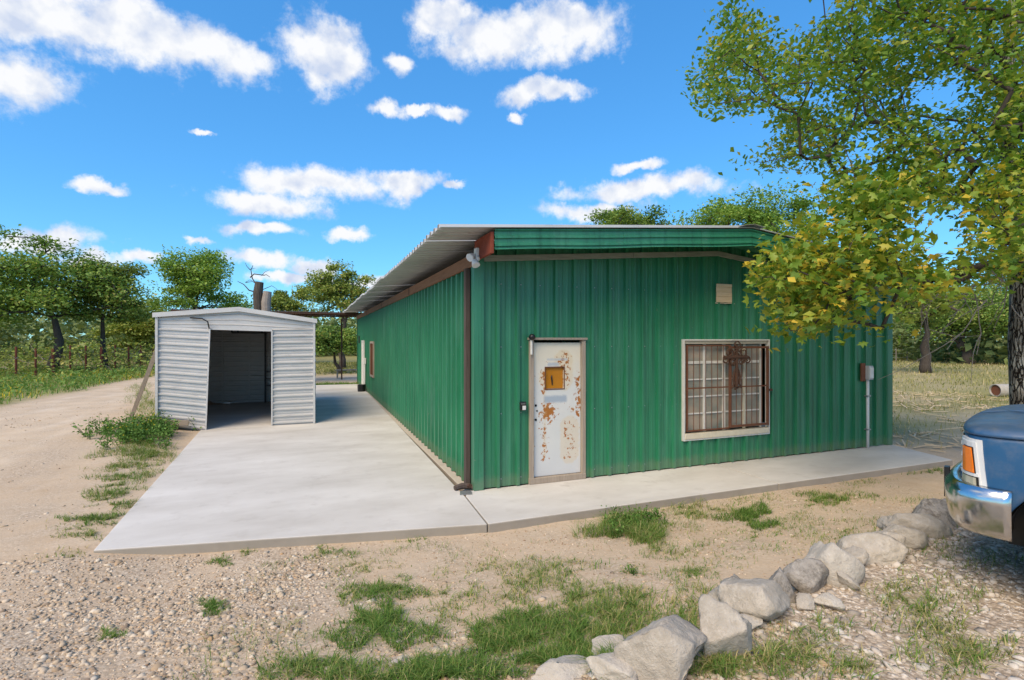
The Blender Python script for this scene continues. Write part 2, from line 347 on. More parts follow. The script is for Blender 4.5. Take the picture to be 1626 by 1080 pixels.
def mk_glass():
    m = Mat('window_glass'); b = m.b; m.set(m.mix(m.ramp(m.noise(2.2, 4, .6), [(.35, 0), (.65, 1)]), (.20, .24, .215), (.44, .37, .29)), .08, 0, .7); b.inputs['Transmission Weight'].default_value = 0; b.inputs['Alpha'].default_value = .78  # mottled green and tan base colour imitates reflections in the glass
    M['window_glass'] = m.m
    m = Mat('amber_lens'); w = m.noise(90, 2, .5, (1, 1, 4)); m.set(m.mix(w, (.80, .16, .01), (.95, .26, .02)), .15, 0, .6); m.b.inputs['Emission Color'].default_value = (0, 0, 0, 1); M['amber_lens'] = m.m
    m = Mat('clear_lens'); w = m.noise(120, 2, .5, (1, 1, 3)); m.set(m.mix(w, (.36, .34, .25), (.62, .60, .48)), .12, .2, .7); M['clear_lens'] = m.m
    m = Mat('amber_pane'); w = m.noise(3, 3); m.set(m.mix(w, (.34, .13, .008), (.52, .22, .02)), .2, 0, .5); M['amber_pane'] = m.m
    m = Mat('chrome'); n = m.noise(25, 4); m.set(m.mix(n, (.55, .55, .55), (.72, .71, .70)), m.ramp(m.noise(9, 6, .7), [(.3, .10), (.75, .30)]), 1); m.bump(m.noise(3, 3), .12, .02); M['chrome'] = m.m
    m = Mat('blue_paint'); n = m.noise(1.8, 4); f = m.noise(9, 6, .7)
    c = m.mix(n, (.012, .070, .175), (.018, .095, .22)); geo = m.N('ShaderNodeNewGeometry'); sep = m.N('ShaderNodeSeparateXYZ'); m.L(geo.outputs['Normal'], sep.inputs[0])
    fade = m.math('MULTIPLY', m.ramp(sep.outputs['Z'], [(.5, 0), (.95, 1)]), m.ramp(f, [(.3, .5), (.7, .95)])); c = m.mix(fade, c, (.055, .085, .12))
    chips = m.ramp(m.noise(26, 5, .7), [(.70, 0), (.73, 1)]); c = m.mix(m.math('MULTIPLY', chips, .5), c, (.10, .11, .12))
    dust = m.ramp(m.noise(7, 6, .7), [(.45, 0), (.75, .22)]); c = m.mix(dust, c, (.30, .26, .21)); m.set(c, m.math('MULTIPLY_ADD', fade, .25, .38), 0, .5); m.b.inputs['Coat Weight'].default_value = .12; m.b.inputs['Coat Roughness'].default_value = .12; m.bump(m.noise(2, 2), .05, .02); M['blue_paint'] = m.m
mk_glass()
def mk_rock(name, a, b, stain=.35):
    m = Mat(name); n = m.noise(3.5, 7, .65); f = m.noise(40, 5, .7); k = m.noise(1.5, 4)
    c = m.mix(m.ramp(n, [(.3, 0), (.7, 1)]), a, b); c = m.mix(m.ramp(m.noise(6, 6, .75), [(.54 if stain < .9 else .44, 0), (.66 if stain < .9 else .56, stain*.9)]), c, (.12, .12, .115) if stain < .9 else (.05, .055, .06))
    c = m.mix(m.ramp(m.noise(14, 6, .75), [(.5, 0), (.7, .55)]), c, (.60, .57, .52)); c = m.mix(m.math('MULTIPLY', k, .35), c, (.50, .40, .28)); pit = m.ramp(m.voronoi(30), [(.0, 1), (.12, 0)]); c = m.mix(m.math('MULTIPLY', pit, .4), c, (.15, .14, .13))
    c = m.mix(m.math('MULTIPLY', m.objrand(), .22), c, (.3, .28, .25))
    m.bump(m.math('MULTIPLY_ADD', f, .35, n), .9, .04); M[name] = m.set(c, .9, 0, .2)
mk_rock('limestone', (.29, .265, .225), (.50, .465, .41), .6); mk_rock('stained_limestone', (.20, .195, .19), (.40, .38, .35), 1); mk_rock('white_limestone', (.38, .35, .30), (.54, .51, .46), .35)
def mk_tint(name, stops, rough=.85, translucent=0, spec=.2, tint='tint', bumpy=False):
    m = Mat(name); c = m.ramp(m.attr(tint), stops); m.set(c, rough, 0, spec)
    if bumpy:
        n = m.noise(90, 4, .7); m.bump(n, .4, .004); c2 = m.mix(m.math('MULTIPLY', n, .35), c, (.2, .17, .13)); m.set(c2)
    if translucent:
        t = m.N('ShaderNodeBsdfTranslucent'); m.L(m.mix(1, c, (1.0, 1.0, .55), 'MULTIPLY'), t.inputs['Color']); mx = m.N('ShaderNodeMixShader'); mx.inputs[0].default_value = translucent
        m.L(m.b.outputs[0], mx.inputs[1]); m.L(t.outputs[0], mx.inputs[2]); m.L(mx.outputs[0], m.out.inputs['Surface'])
    M[name] = m.m
mk_tint('gravel_stone', [(0, (.25, .19, .14)), (.2, (.40, .30, .20)), (.45, (.50, .40, .285)), (.7, (.57, .48, .37)), (.9, (.67, .60, .49)), (1, (.48, .30, .15))], bumpy=True)
mk_tint('soil_crumb', [(0, (.24, .16, .10)), (.4, (.42, .30, .20)), (.8, (.58, .45, .32)), (1, (.66, .57, .45))])
mk_tint('pale_gravel_stone', [(0, (.26, .23, .20)), (.3, (.44, .38, .31)), (.6, (.56, .50, .43)), (1, (.66, .61, .54))], bumpy=True)
mk_tint('grass_blade', [(0, (0.0562, 0.125, 0.0225)), (.35, (0.0938, 0.194, 0.0312)), (.65, (0.15, 0.25, 0.05)), (.85, (0.263, 0.288, 0.0875)), (1, (0.45, 0.388, 0.188))], .6, .3)
mk_tint('weed_leaf', [(0, (0.065, 0.15, 0.0325)), (.4, (0.117, 0.234, 0.0455)), (.8, (0.195, 0.312, 0.078)), (.93, (0.364, 0.39, 0.104)), (1, (0.715, 0.546, 0.026))], .6, .3)
mk_tint('field_grass', [(0, (.10, .14, .035)), (.3, (.20, .22, .065)), (.6, (.32, .31, .11)), (.85, (.45, .39, .19)), (1, (.55, .46, .28))], .8, .25)
mk_tint('hero_leaf', [(0, (0.0578, 0.141, 0.0231)), (.3, (0.123, 0.248, 0.033)), (.55, (0.215, 0.33, 0.0396)), (.75, (0.363, 0.387, 0.0495)), (.9, (0.66, 0.495, 0.0495)), (1, (0.8, 0.561, 0.0825))], .45, .42, .4)
mk_tint('tree_leaf_dark', [(0, (0.078, 0.156, 0.0374)), (.5, (0.187, 0.312, 0.0686)), (.85, (0.343, 0.437, 0.0998)), (1, (0.53, 0.468, 0.156))], .6, .3)
mk_tint('tree_leaf_olive', [(0, (0.109, 0.174, 0.0436)), (.5, (0.24, 0.325, 0.0762)), (.85, (0.391, 0.434, 0.109)), (1, (0.565, 0.479, 0.174))], .6, .32)
mk_tint('tree_leaf_light', [(0, (0.0972, 0.194, 0.0324)), (.5, (0.211, 0.356, 0.0648)), (.85, (0.341, 0.47, 0.0972)), (1, (0.454, 0.518, 0.145))], .6, .35)
mk_tint('far_leaf', [(0, (0.0874, 0.142, 0.0546)), (.6, (0.197, 0.262, 0.0983)), (1, (0.328, 0.371, 0.152))], .8, .2)
def mk_ground():
    m = Mat('ground_earth'); zone = m.attr('zone', 'Color'); sp = m.N('ShaderNodeSeparateColor'); m.L(zone, sp.inputs[0]); road, grav, green = sp.outputs
    big = m.noise(.35, 5, .6); mid = m.noise(2.6, 6, .65); fine = m.noise(28, 5, .7); vor = m.voronoi(38, out='Color'); vd = m.voronoi(38); vs = m.voronoi(95, out='Color')
    dirt = m.mix(m.ramp(mid, [(.3, 0), (.7, 1)]), (.44, .335, .228), (.585, .465, .335)); dirt = m.mix(m.ramp(big, [(.4, 0), (.65, .6)]), dirt, (.50, .415, .315))
    dirt = m.mix(m.ramp(fine, [(.5, 0), (.8, .5)]), dirt, (.27, .19, .12))
    rd = m.mix(m.ramp(mid, [(.3, 0), (.75, 1)]), (.48, .38, .27), (.64, .535, .405)); rd = m.mix(m.ramp(m.noise(.8, 5, .6, (2.2, .35, 1)), [(.5, 0), (.7, .6)]), rd, (.65, .57, .465)); rd = m.mix(m.ramp(fine, [(.52, 0), (.8, .45)]), rd, (.30, .22, .15))
    gsep = m.N('ShaderNodeSeparateColor'); m.L(vor, gsep.inputs[0]); g2 = m.N('ShaderNodeSeparateColor'); m.L(vs, g2.inputs[0])
    gr = m.ramp(gsep.outputs[0], [(0, (.28, .21, .15)), (.35, (.43, .34, .245)), (.7, (.55, .46, .35)), (1, (.66, .58, .47))]); gr = m.mix(.45, gr, m.ramp(g2.outputs[1], [(0, (.28, .22, .16)), (1, (.58, .50, .41))]))
    gr = m.mix(m.ramp(vd, [(.45, 0), (.75, .6)]), gr, (.22, .17, .12))
    gn = m.mix(m.ramp(mid, [(.3, 0), (.7, 1)]), (.20, .20, .075), (.36, .31, .15)); gn = m.mix(m.ramp(fine, [(.4, 0), (.7, .6)]), gn, (.13, .15, .045))
    c = m.mix(road, dirt, rd); grit = m.ramp(m.noise(1.3, 5, .65), [(.42, .0), (.62, .6)]); c = m.mix(grit, c, gr); c = m.mix(grav, c, gr); c = m.mix(green, c, gn)
    m.bump(m.math('ADD', m.math('MULTIPLY', fine, .7), m.math('MULTIPLY', m.math('MULTIPLY', vd, grav), -.8)), .6, .02); M['ground_earth'] = m.set(c, .95, 0, .1)
mk_ground()

# ------------------------------------------------------------------ ground
RX = np.array([-1.6, -.86, .2, 1.4, 2.4, 4.05, 6.0, 30]); RY = np.array([-4.6, -4.32, -4.3, -3.97, -3.88, -3.56, -3.3, -3.0])
def y_rock(x): return np.interp(x, RX, RY)
def tz0(x, y):
    x = np.asarray(x, float); y = np.asarray(y, float); yr = y_rock(x)
    yard = -.10 + .29*ss((-1.35 - y)/3.0)
    lot = .24*ss((yr - y + .18)/.55)
    right = ss((x + 1.5)/1.2)
    left = -.10 + .50*ss((-1.2 - y)/5.2)
    z = right*(yard + lot) + (1 - right)*left
    z = z + .085*ss((-3.2 - x)/1.3)*ss((y + 3.5)/2.5)*ss((30 - y)/15)            # left of the slab the ground is almost flush
    z = z + .10*ss((-4.6 - x)/.8)*ss((y - 3)/4)*ss((20 - y)/6)
    z = z + .45*fbm(x*.02 + 3, y*.02)*ss((np.hypot(x - 2, y - 6) - 18)/25)
    z = z + .03*fbm(x*1.1, y*1.1, 4) + .022*fbm(x*5.3 + 9, y*5.3, 3)
    inside = ((x > -3.95 - .05*y) & (x < 8.7) & (y > -.2) & (y < 18.5)) | ((x > -5.3) & (x < -4) & (y > 7.3) & (y < 12)) | ((x > -.1) & (x < 8.5) & (y > -1.2) & (y < 0))
    return np.where(inside, np.minimum(z, -.06), z)
def tz(x, y): return float(tz0(x, y))
def gp(px, py):
    """point of the ground seen at a pixel of the photograph"""
    r = ray(px, py); lo, hi = .5, 400
    z = 0
    for _ in range(30):
        t = (z - CAM[2]) / r[2]; p = CAM + t*r; z = .5*z + .5*tz(p[0], p[1])
    return p
def axis_coords(lo_f, hi_f, step, far):
    a = list(np.arange(lo_f, hi_f + 1e-6, step)); s = step; x = hi_f
    while x < far: s *= 1.13; x += s; a.append(x)
    s = step; x = lo_f
    while x > -far: s *= 1.13; x -= s; a.insert(0, x)
    return np.array(a)
def road_mask(x, y):
    cx = -8.4 - .05*np.clip(y - 8, 0, 60) - .6*np.sin(y*.06); hw = 2.1 - .02*np.clip(y, 0, 30) + 2.8*ss((2.5 - y)/6)
    n = .5*fbm(x*.8, y*.8)
    r = ss((hw - np.abs(x - cx + .0) + n)/.7)*ss((y + 30)/5)
    back = ss((y - 19)/1.2)*ss((27 - y)/2)*ss((x + 9)/3)*ss((9 - x)/3)
    return np.clip(r + back, 0, 1)
def grav_mask(x, y):
    n = fbm(x*1.3, y*1.3, 4)
    lot = ss((y_rock(x) - y - .05 + .3*n)/.3)*ss((x + 1.2)/.6)
    left = ss((-1.35 - x + 1.9*n + .35*(-2.5 - y))/1.3)*ss((-.4 - y)/.8)*ss((x + 7)/2)
    return np.clip(lot + left*(.55 + .8*n), 0, 1)
def green_mask(x, y):
    n = fbm(x*.25 + 5, y*.25)
    field = ss((x - 8.9 + n*2)/1.5)*ss((y + .4 + n*3)/2.5)*np.clip(.9 + 1.6*fbm(x*.5, y*.5), .4, 1)
    back = ss((y - 27 + 3*n)/3)
    left = ss((-10.2 - .06*np.clip(y - 8, 0, 60) - x + n)/.8)*ss((y - 2)/3)
    return np.clip(field + back + left, 0, 1)*(1 - road_mask(x, y))
def build_ground():
    xs = axis_coords(-6.5, 5.5, .06, 900); ys = axis_coords(-6.9, -.3, .06, 900)
    X, Y = np.meshgrid(xs, ys); Z = tz0(X, Y); n, k = X.shape
    V = np.stack([X, Y, Z], -1).reshape(-1, 3); i = np.arange(n*k).reshape(n, k)
    F = np.stack([i[:-1, :-1], i[:-1, 1:], i[1:, 1:], i[1:, :-1]], -1).reshape(-1, 4)
    x, y = V[:, 0], V[:, 1]; zone = np.stack([road_mask(x, y), grav_mask(x, y), green_mask(x, y), np.ones_like(x)], -1)
    tag(bulk('ground', V, F, M['ground_earth'], {'zone': zone}, True), kind='structure')
build_ground()
def slab(name, poly, z0, z1, mat):
    n = len(poly); mb = MB(); mb.add([(x, y, z0) for x, y in poly] + [(x, y, z1) for x, y in poly], [tuple(reversed(range(n))), tuple(range(n, 2*n))] + [(i, (i+1) % n, n+(i+1) % n, n+i) for i in range(n)])
    return tag(mb.build(name, M[mat], bevel=.012), kind='structure')
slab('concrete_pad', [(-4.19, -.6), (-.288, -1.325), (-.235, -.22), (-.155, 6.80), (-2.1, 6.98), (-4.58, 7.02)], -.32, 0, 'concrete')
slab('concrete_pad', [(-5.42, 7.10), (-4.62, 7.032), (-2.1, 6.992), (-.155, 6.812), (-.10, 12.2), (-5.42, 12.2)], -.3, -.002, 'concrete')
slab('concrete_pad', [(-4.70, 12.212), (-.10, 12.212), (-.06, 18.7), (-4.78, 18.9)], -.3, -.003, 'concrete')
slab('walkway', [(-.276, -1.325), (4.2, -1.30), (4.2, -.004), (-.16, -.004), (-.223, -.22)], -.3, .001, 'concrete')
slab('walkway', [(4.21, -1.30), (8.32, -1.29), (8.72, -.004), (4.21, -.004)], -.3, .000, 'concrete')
slab('footing', [(-.145, .02), (.0, .02), (.0, 19.8), (-.05, 19.8), (-.09, 12), (-.145, 6.8)], -.3, -.025, 'footing')

# ------------------------------------------------------------------ green metal building
BW, BL = 8.63, 19.8; PK = 4.25
def z_roof(x): return 3.835 - .077*(PK - x) if x < PK else 3.835 - .112*(x - PK)
bld = tag(empty('metal_building', (0, 0, 0)), 'long green ribbed metal building with low gable roof beside the concrete pad', 'building')
def rib_profile(x0, x1):
    """(along, out) points of a ribbed sheet: tall rib each .305 m, two shallow beads between"""
    pts = []; p = .305; k = math.floor(x0/p) - 1
    while k*p < x1 + p:
        b = k*p
        for dx, o in ((-.030, 0), (-.022, .050), (.022, .050), (.030, 0), (.082, 0), (.092, .004), (.118, .004), (.128, 0), (.178, 0), (.188, .004), (.214, .004), (.224, 0)):
            pts.append((b + dx, o))
        k += 1
    pts.sort(); q = [(x0, np.interp(x0, [a for a, _ in pts], [b for _, b in pts]))] + [t for t in pts if x0 < t[0] < x1] + [(x1, np.interp(x1, [a for a, _ in pts], [b for _, b in pts]))]
    return q
HOLES = [(.79, 1.71, -1, 2.10), (3.55, 5.39, .46, 2.09)]
def front_panel(x0, x1, y, sgn, holes, lap, part=None):
    prof = rib_profile(x0, x1)
    xs = sorted(set([a for a, _ in prof] + [h for hl in holes for h in hl[:2] if x0 < h < x1]))
    pa, po = [a for a, _ in prof], [b for _, b in prof]; mb = MB()
    for a, b in zip(xs[:-1], xs[1:]):
        oa, ob = np.interp(a, pa, po) + lap, np.interp(b, pa, po) + lap; mid = (a+b)/2
        spans = [(.012, None)]
        for h in holes:
            if h[0] - 1e-6 < mid < h[1] + 1e-6:
                spans = ([(.012, h[2])] if h[2] > 0 else []) + [(h[3], None)]
        for s0, s1 in (spans if part is None else spans[part:part + 1]):
            ta = z_roof(a) - .09 if s1 is None else s1; tb = z_roof(b) - .09 if s1 is None else s1
            mb.add([(a, y - sgn*oa, s0), (b, y - sgn*ob, s0), (b, y - sgn*ob, tb), (a, y - sgn*oa, ta)], [(0, 1, 2, 3)])
    return mb
n = 9; w = BW/n
for i in range(n):
    for q in ((0, 1) if i == 4 else (None,)):
        front_panel(i*w, (i+1)*w, 0, 1, HOLES, .002*(i % 2), q).build('wall_panel', M['green_metal'], bld)
    front_panel(i*w, (i+1)*w, BL, -1, [], 0).build('wall_panel', M['green_metal'], bld)
SP = 22; sw = BL/SP
prof = rib_profile(0, sw)
for side, X in ((-1, 0), (1, BW)):
    me = None
    for i in range(SP):
        prof = rib_profile(i*sw, (i+1)*sw); mb = MB()
        for (a, oa), (b, ob) in zip(prof[:-1], prof[1:]):
            mb.add([(X + side*oa, a, -.015), (X + side*ob, b, -.015), (X + side*ob, b, 3.28), (X + side*oa, a, 3.28)], [(0, 1, 2, 3)])
        mb.build('wall_panel', M['green_metal'], bld)
mb = MB(); k = 0
while k*.305 + .06 < BW:
    x = k*.305 + .055; k += 1
    for z in (.12, 1.05, 2.0, 2.9):
        if any(h[0] - .05 < x < h[1] + .05 and h[2] < z < h[3] for h in HOLES): continue
        mb.tube([(x, -.001, z), (x, -.010, z)], .007, 6)
for k in range(64):
    for z in (.12, 1.05, 2.0, 2.9): mb.tube([(.001, k*.305 + .055, z), (-.010, k*.305 + .055, z)], .007, 6)
mb.build('fasteners', M['grey_light'], bld)['kind'] = 'stuff'
# corner trims
for x, y, sx, sy in ((0, 0, -1, -1), (BW, 0, 1, -1), (0, BL, -1, 1), (BW, BL, 1, 1)):
    mb = MB(); a, t = .085, .054
    mb.add([(x+sx*t, y-sy*a, .005), (x+sx*t, y+sy*t, .005), (x-sx*a, y+sy*t, .005), (x+sx*t, y-sy*a, 3.27), (x+sx*t, y+sy*t, 3.27), (x-sx*a, y+sy*t, 3.27)], [(0, 1, 4, 3), (1, 2, 5, 4)])
    mb.build('corner_trim', M['green_trim'], bld, solid=.003)
# roof sheets, ribs running down the slope
def roof_sheet(y0, y1, xa, xb, za, zb, lift):
    prof = []; a = y0
    while a < y1 - .03: prof += [(a, 0), (a + .085, 0), (a + .105, .055), (a + .165, .055), (a + .185, 0)]; a += .229
    prof.append((y1, 0)); prof = [(min(q, y1), o) for q, o in prof]; mb = MB(); top = []
    for a, o in prof: top.append([(xa, a, za + o + lift), (xb, a, zb + o + lift)])
    return mb.grid(np.array(top))
rr = random.Random(5); y = -.80; k = 0
while y < BL + .35:
    y1 = min(y + .915, BL + .4)
    ov = -.715 + rr.uniform(-.025, .03); l = .006*(k % 2)
    roof_sheet(y, y1, ov, PK, z_roof(-.1) - .055 + l + (.02 if k == 0 else 0), z_roof(PK) + .012 + l, 0).build('roof_sheet', M['roof_metal'], bld, solid=.004)
    roof_sheet(y, y1, PK + .002, BW + .35, z_roof(PK) + .014 + l, z_roof(BW + .35) + .01 + l, 0).build('roof_sheet', M['roof_metal'], bld, solid=.004)
    y = y1 - .012; k += 1
mb = MB(); mb.grid([[(PK - .22, -.83, z_roof(PK) + .03), (PK - .22, BL + .42, z_roof(PK) + .03)], [(PK, -.83, z_roof(PK) + .062), (PK, BL + .42, z_roof(PK) + .062)], [(PK + .22, -.83, z_roof(PK) + .03), (PK + .22, BL + .42, z_roof(PK) + .03)]])
mb.build('ridge_cap', M['roof_metal'], bld, solid=.004)
# ribbed fascia along the front overhang: four lengths
def fascia(x0, x1, y):
    prof = [(0, 0), (.004, .020), (.022, .026), (.034, .004), (.088, .004), (.098, .022), (.122, .022), (.132, .004), (.188, .004), (.198, .022), (.222, .022), (.232, .004), (.250, .004), (.256, .030), (.268, .034)]
    xs = np.linspace(x0, x1, 9); mb = MB()
    P = [[(x, y - o, z_roof(x) - a + .006*math.sin(x*3.1)*(a/.268)) for x in xs] for a, o in reversed(prof)]
    return mb.grid(P)
for a, b in ((.0, 1.9), (1.905, 3.27), (3.275, PK), (PK + .003, 6.3), (6.305, BW)):
    fascia(a, b, -.75).build('fascia_panel', M['green_trim'], bld, solid=.003)
mb = MB(); mb.grid([[(x, -.752, z_roof(x) - .262), (x, -.004, z_roof(x) - .10)] for x in (0.01, 1.4, 2.8, PK, 5.7, 7.1, BW - .01)])
mb.build('soffit', M['green_metal'], bld, solid=.004)
# weathered batten below the soffit
for a, b in ((.09, 2.55), (2.556, 3.36), (3.366, PK), (PK + .004, 6.1), (6.105, BW - .09)):
    mb = MB(); za, zb = z_roof(a), z_roof(b); t, s = .232, .315
    mb.hexa([(a, -.062, za-s), (b, -.062, zb-s), (b, -.033, zb-s), (a, -.033, za-s), (a, -.062, za-t), (b, -.062, zb-t), (b, -.033, zb-t), (a, -.033, za-t)])
    mb.build('batten', M['grey_batten'], bld, bevel=.003)
# eave beam with its red-brown end board, posts
MB().box(-.075, -.034, -.005, BL, 3.13, 3.30).build('eave_beam', M['brown_beam'], bld, bevel=.004)
MB().box(-.044, -.004, -.745, -.037, 3.20, 3.475).build('end_board', M['red_board'], bld, bevel=.004)
for yy in (4.95, 9.9, 14.85): MB().box(-.082, -.0755, yy, yy + .06, 3.13, 3.30).build('beam_strap', M['rust_dark'], bld)
MB().box(-.112, -.034, .19, .275, -.02, 3.125).build('corner_post', M['dark_wood'], bld, bevel=.008)

# door
dr = MB(); X0, X1 = .862, 1.648
# leaf with a square opening
hx0, hx1, hz0, hz1 = 1.065, 1.365, 1.375, 1.69
for a, b, c, d in ((X0, hx0, .095, 2.06), (hx1, X1, .095, 2.06), (hx0, hx1, .095, hz0), (hx0, hx1, hz1, 2.06)): dr.box(a, b, .008, .05, c, d)
dr.v = [(x - X0, y, z) for x, y, z in dr.v]
door = dr.build('door', M['door_paint'], bld); door.location = (X0, 0, 0); tag(door, 'pale rust-stained metal door with square amber pane')
def dpart(mb, name, mat, **k):
    mb.v = [(x - X0, y, z) for x, y, z in mb.v]; return mb.build(name, M[mat], door, **k)
dpart(MB().box(hx0 + .004, hx1 - .004, .035, .04, hz0 + .004, hz1 - .004), 'pane', 'amber_pane')
mb = MB(); t = .014
mb.box(hx0 - t, hx1 + t, .002, .010, hz1, hz1 + t).box(hx0 - t, hx1 + t, .002, .010, hz0 - t, hz0).box(hx0 - t, hx0, .0025, .0095, hz0, hz1).box(hx1, hx1 + t, .0025, .0095, hz0, hz1)
dpart(mb, 'pane_trim', 'rust')
dpart(MB().tube([(1.185, .031, 1.43), (1.18, .031, 1.50), (1.172, .031, 1.545), (1.178, .031, 1.575)], [.008, .012, .013, .006], 8), 'pull_cord', 'black_plastic')
for z in (1.14, 1.06, .93): dpart(MB().tube([(.905 + (z == 1.06)*.02, .010, z), (.905 + (z == 1.06)*.02, .0, z)], .018 if z != 1.06 else .012, 10), 'lock_hole', 'dark_void')
fr = MB()
fr.box(.79, .858, -.045, .05, .03, 2.10)
frame = fr.build('door_frame', M['weathered_wood'], bld, bevel=.005)
MB().box(1.652, 1.712, -.045, .05, .03, 2.10).build('jamb', M['weathered_wood'], frame, bevel=.005)
MB().box(.77, 1.73, -.07, .05, 2.102, 2.135).build('head_board', M['weathered_wood'], frame, bevel=.004)
MB().box(.785, 1.715, -.05, .06, .002, .088).build('threshold', M['weathered_wood'], frame, bevel=.006)
# window with sliding sashes behind rusty bars
wx0, wx1, wz0, wz1 = 3.55, 5.39, .46, 2.09
def W(fx, fz): return wx0 + fx*(wx1 - wx0), wz1 - fz*(wz1 - wz0)
mb = MB(); t = .022
mb.box(wx0 - t, wx1 + t, -.055, .03, wz1, wz1 + t).box(wx0 - t, wx1 + t, -.055, .03, wz0 - t, wz0).box(wx0 - t, wx0, -.0545, .03, wz0, wz1).box(wx1, wx1 + t, -.0545, .03, wz0, wz1)
win = mb.build('window', M['white_paint'], bld); tag(win, 'barred window with white muntins and rusty sliding grille')
MB().box(wx0 + .004, wx1 - .004, -.07, .03, wz0 + .003, wz0 + .095).build('sill', M['cream_paint'], win, bevel=.006)
MB().box(wx0 + .004, wx1 - .004, -.02, .03, wz1 - .055, wz1 - .003).build('head_rail', M['cream_paint'], win, bevel=.004)
vx = [0.035, .262, .49, .735, .94]; hz = [.04, .225, .40, .575, .75, .93]
for i in range(4):
    for j in range(5):
        a, b = W(vx[i], hz[j]); c, d = W(vx[i+1], hz[j+1])
        p = MB().box(a + .003, c - .003, .044, .048, d + .003, b - .003).build('pane', M['window_glass'], win)
        p.rotation_euler = (0, 0, 0)
for i, (f, wd) in enumerate(((.035, .03), (.262, .055), (.49, .055), (.735, .05), (.94, .03))):
    x, _ = W(f, 0); MB().box(x - wd/2, x + wd/2, .022, .05, wz0 + .1, wz1 - .06).build('stile', M['cream_paint' if i == 3 else 'white_paint'], win, bevel=.003)
for j, (f, hh) in enumerate(((.225, .045), (.40, .022), (.575, .022), (.75, .022))):
    _, z = W(0, f)
    for i in range(4):
        a = W(vx[i], 0)[0] + .03; c = W(vx[i+1], 0)[0] - .03; MB().box(a, c, .026, .052, z - hh/2, z + hh/2).build('muntin', M['white_paint'], win)
def grille(fx0, fx1, fz0, fz1, y, nb, r, thick):
    x0, z1 = W(fx0, fz0); x1, z0 = W(fx1, fz1); mb = MB()
    mb.box(x0, x0 + thick, y - .018, y + .018, z0, z1).box(x1 - thick, x1, y - .018, y + .018, z0, z1).box(x0 + thick, x1 - thick, y - .017, y + .017, z0, z0 + thick).box(x0 + thick, x1 - thick, y - .017, y + .017, z1 - thick, z1)
    g = mb.build('grille_frame', M['rust'], win, bevel=.002)
    for i in range(nb):
        x = x0 + thick + (x1 - x0 - 2*thick)*(i + 1)/(nb + 1); MB().tube([(x, y, z0 + .01), (x + .004*math.sin(i*2.3), y, (z0+z1)/2), (x, y, z1 - .01)], r, 6).build('security_bar', M['rust'], g)
    zc = z0 + .5*(z1 - z0); MB().box(x0 + .01, x1 - .01, y - .022, y - .012, zc - .011, zc + .011).build('cross_bar', M['rust'], g)
grille(.03, .535, .045, .925, -.028, 6, .0062, .022)
grille(.505, .985, .06, .91, -.066, 6, .0065, .036)
MB().box(wx1 - .05, wx1 + .05, -.09, -.055, 1.20, 1.24).build('hasp', M['rust_dark'], win, bevel=.004)
# room behind the window
MB().box(wx0 - .3, wx1 + .2, .75, .76, .0, 2.3).build('interior_screen', M['interior_green'], bld)
MB().box(3.95, 4.45, .30, .34, .5, 1.95).build('curtain', M['curtain'], bld); MB().box(4.6, 5.0, .35, .39, .3, 1.6).build('curtain', M['curtain'], bld)
MB().box(3.6, 3.9, .40, .44, .4, 1.3).build('crate_stack', M['grey_light'], bld)
# window and door far down the long wall
fw = empty('side_window', (0, 0, 0)); fw.parent = bld
mb = MB(); mb.box(-.085, .0, 12.35, 12.42, .72, 2.05).box(-.085, .0, 13.4, 13.47, .72, 2.05).box(-.08, .0, 12.42, 13.4, .72, .80).box(-.08, .0, 12.42, 13.4, 1.97, 2.05)
mb.build('window_frame', M['weathered_wood'], fw)
for i in range(7): MB().tube([(-.07, 12.5 + i*.14, .79), (-.07, 12.5 + i*.14, 1.98)], .008, 6).build('security_bar', M['rust'], fw)
MB().box(-.036, -.033, 12.42, 13.4, .8, 1.97).build('pane', M['window_glass'], fw)
sd = empty('side_door', (0, 0, 0)); sd.parent = bld
MB().box(-.055, -.033, 16.1, 16.95, .04, 2.02).build('door_leaf', M['white_paint'], sd)
for a in (16.02, 16.955): MB().box(-.085, -.033, a, a + .07, .02, 2.08).build('jamb', M['white_paint'], sd)
MB().box(-.085, -.033, 16.09, 16.955, 2.025, 2.08).build('head_board', M['white_paint'], sd)

# things fixed to the building
kp = tag(empty('door_keypad', (.676, -.034, 1.15)), 'small black keypad box with pale buttons on the wall by the rusted door', 'keypad')
MB().box(-.05, .05, -.035, 0, -.062, .062).build('case', M['black_plastic'], kp, bevel=.008)
MB().box(-.012, .040, -.042, -.0352, -.055, .005).build('button_face', M['white_plastic'], kp, bevel=.003)
MB().box(-.035, .035, -.04, -.0352, .022, .048).build('display', M['steel'], kp)
cm = tag(empty('door_camera', (.80, -.05, 2.13)), 'black round camera on pale stem at top corner of rusted door frame', 'camera')
MB().tube([(0, 0, .0), (0, -.03, .01), (.0, -.07, .015), (.0, -.095, .014)], [.03, .045, .045, .03], 12).build('camera_ball', M['black_plastic'], cm, smooth=True)
MB().tube([(.0, -.028, -.03), (.002, -.028, -.24)], .018, 8).build('stem', M['white_paint'], cm)
sg = tag(empty('plank_patch', (4.38, -.036, 2.9)), 'small patch of pale boards nailed on green wall above the barred window', 'board')
zz = -.16
for i, h in enumerate((.10, .075, .085, .055)): MB().box(-.165 + .004*(i % 2), .165 - .003*(i % 3), -.022 - .002*(i % 2), 0, zz, zz + h - .003).build('plank', M['pale_board'], sg, bevel=.003); zz += h
mb = MB()
for i in range(7):
    a = -.18 + .06*i; mb.tube([(a, -.004, -.172), (a + .05, -.006, -.178 + .004*(i % 3))], .008, 6)
mb.build('foam_seal', M['cream_paint'], sg)
cd = tag(empty('conduit_riser', (7.93, -.034, 0)), 'white conduit pipe rising to a small white electrical box near wall end', 'conduit')
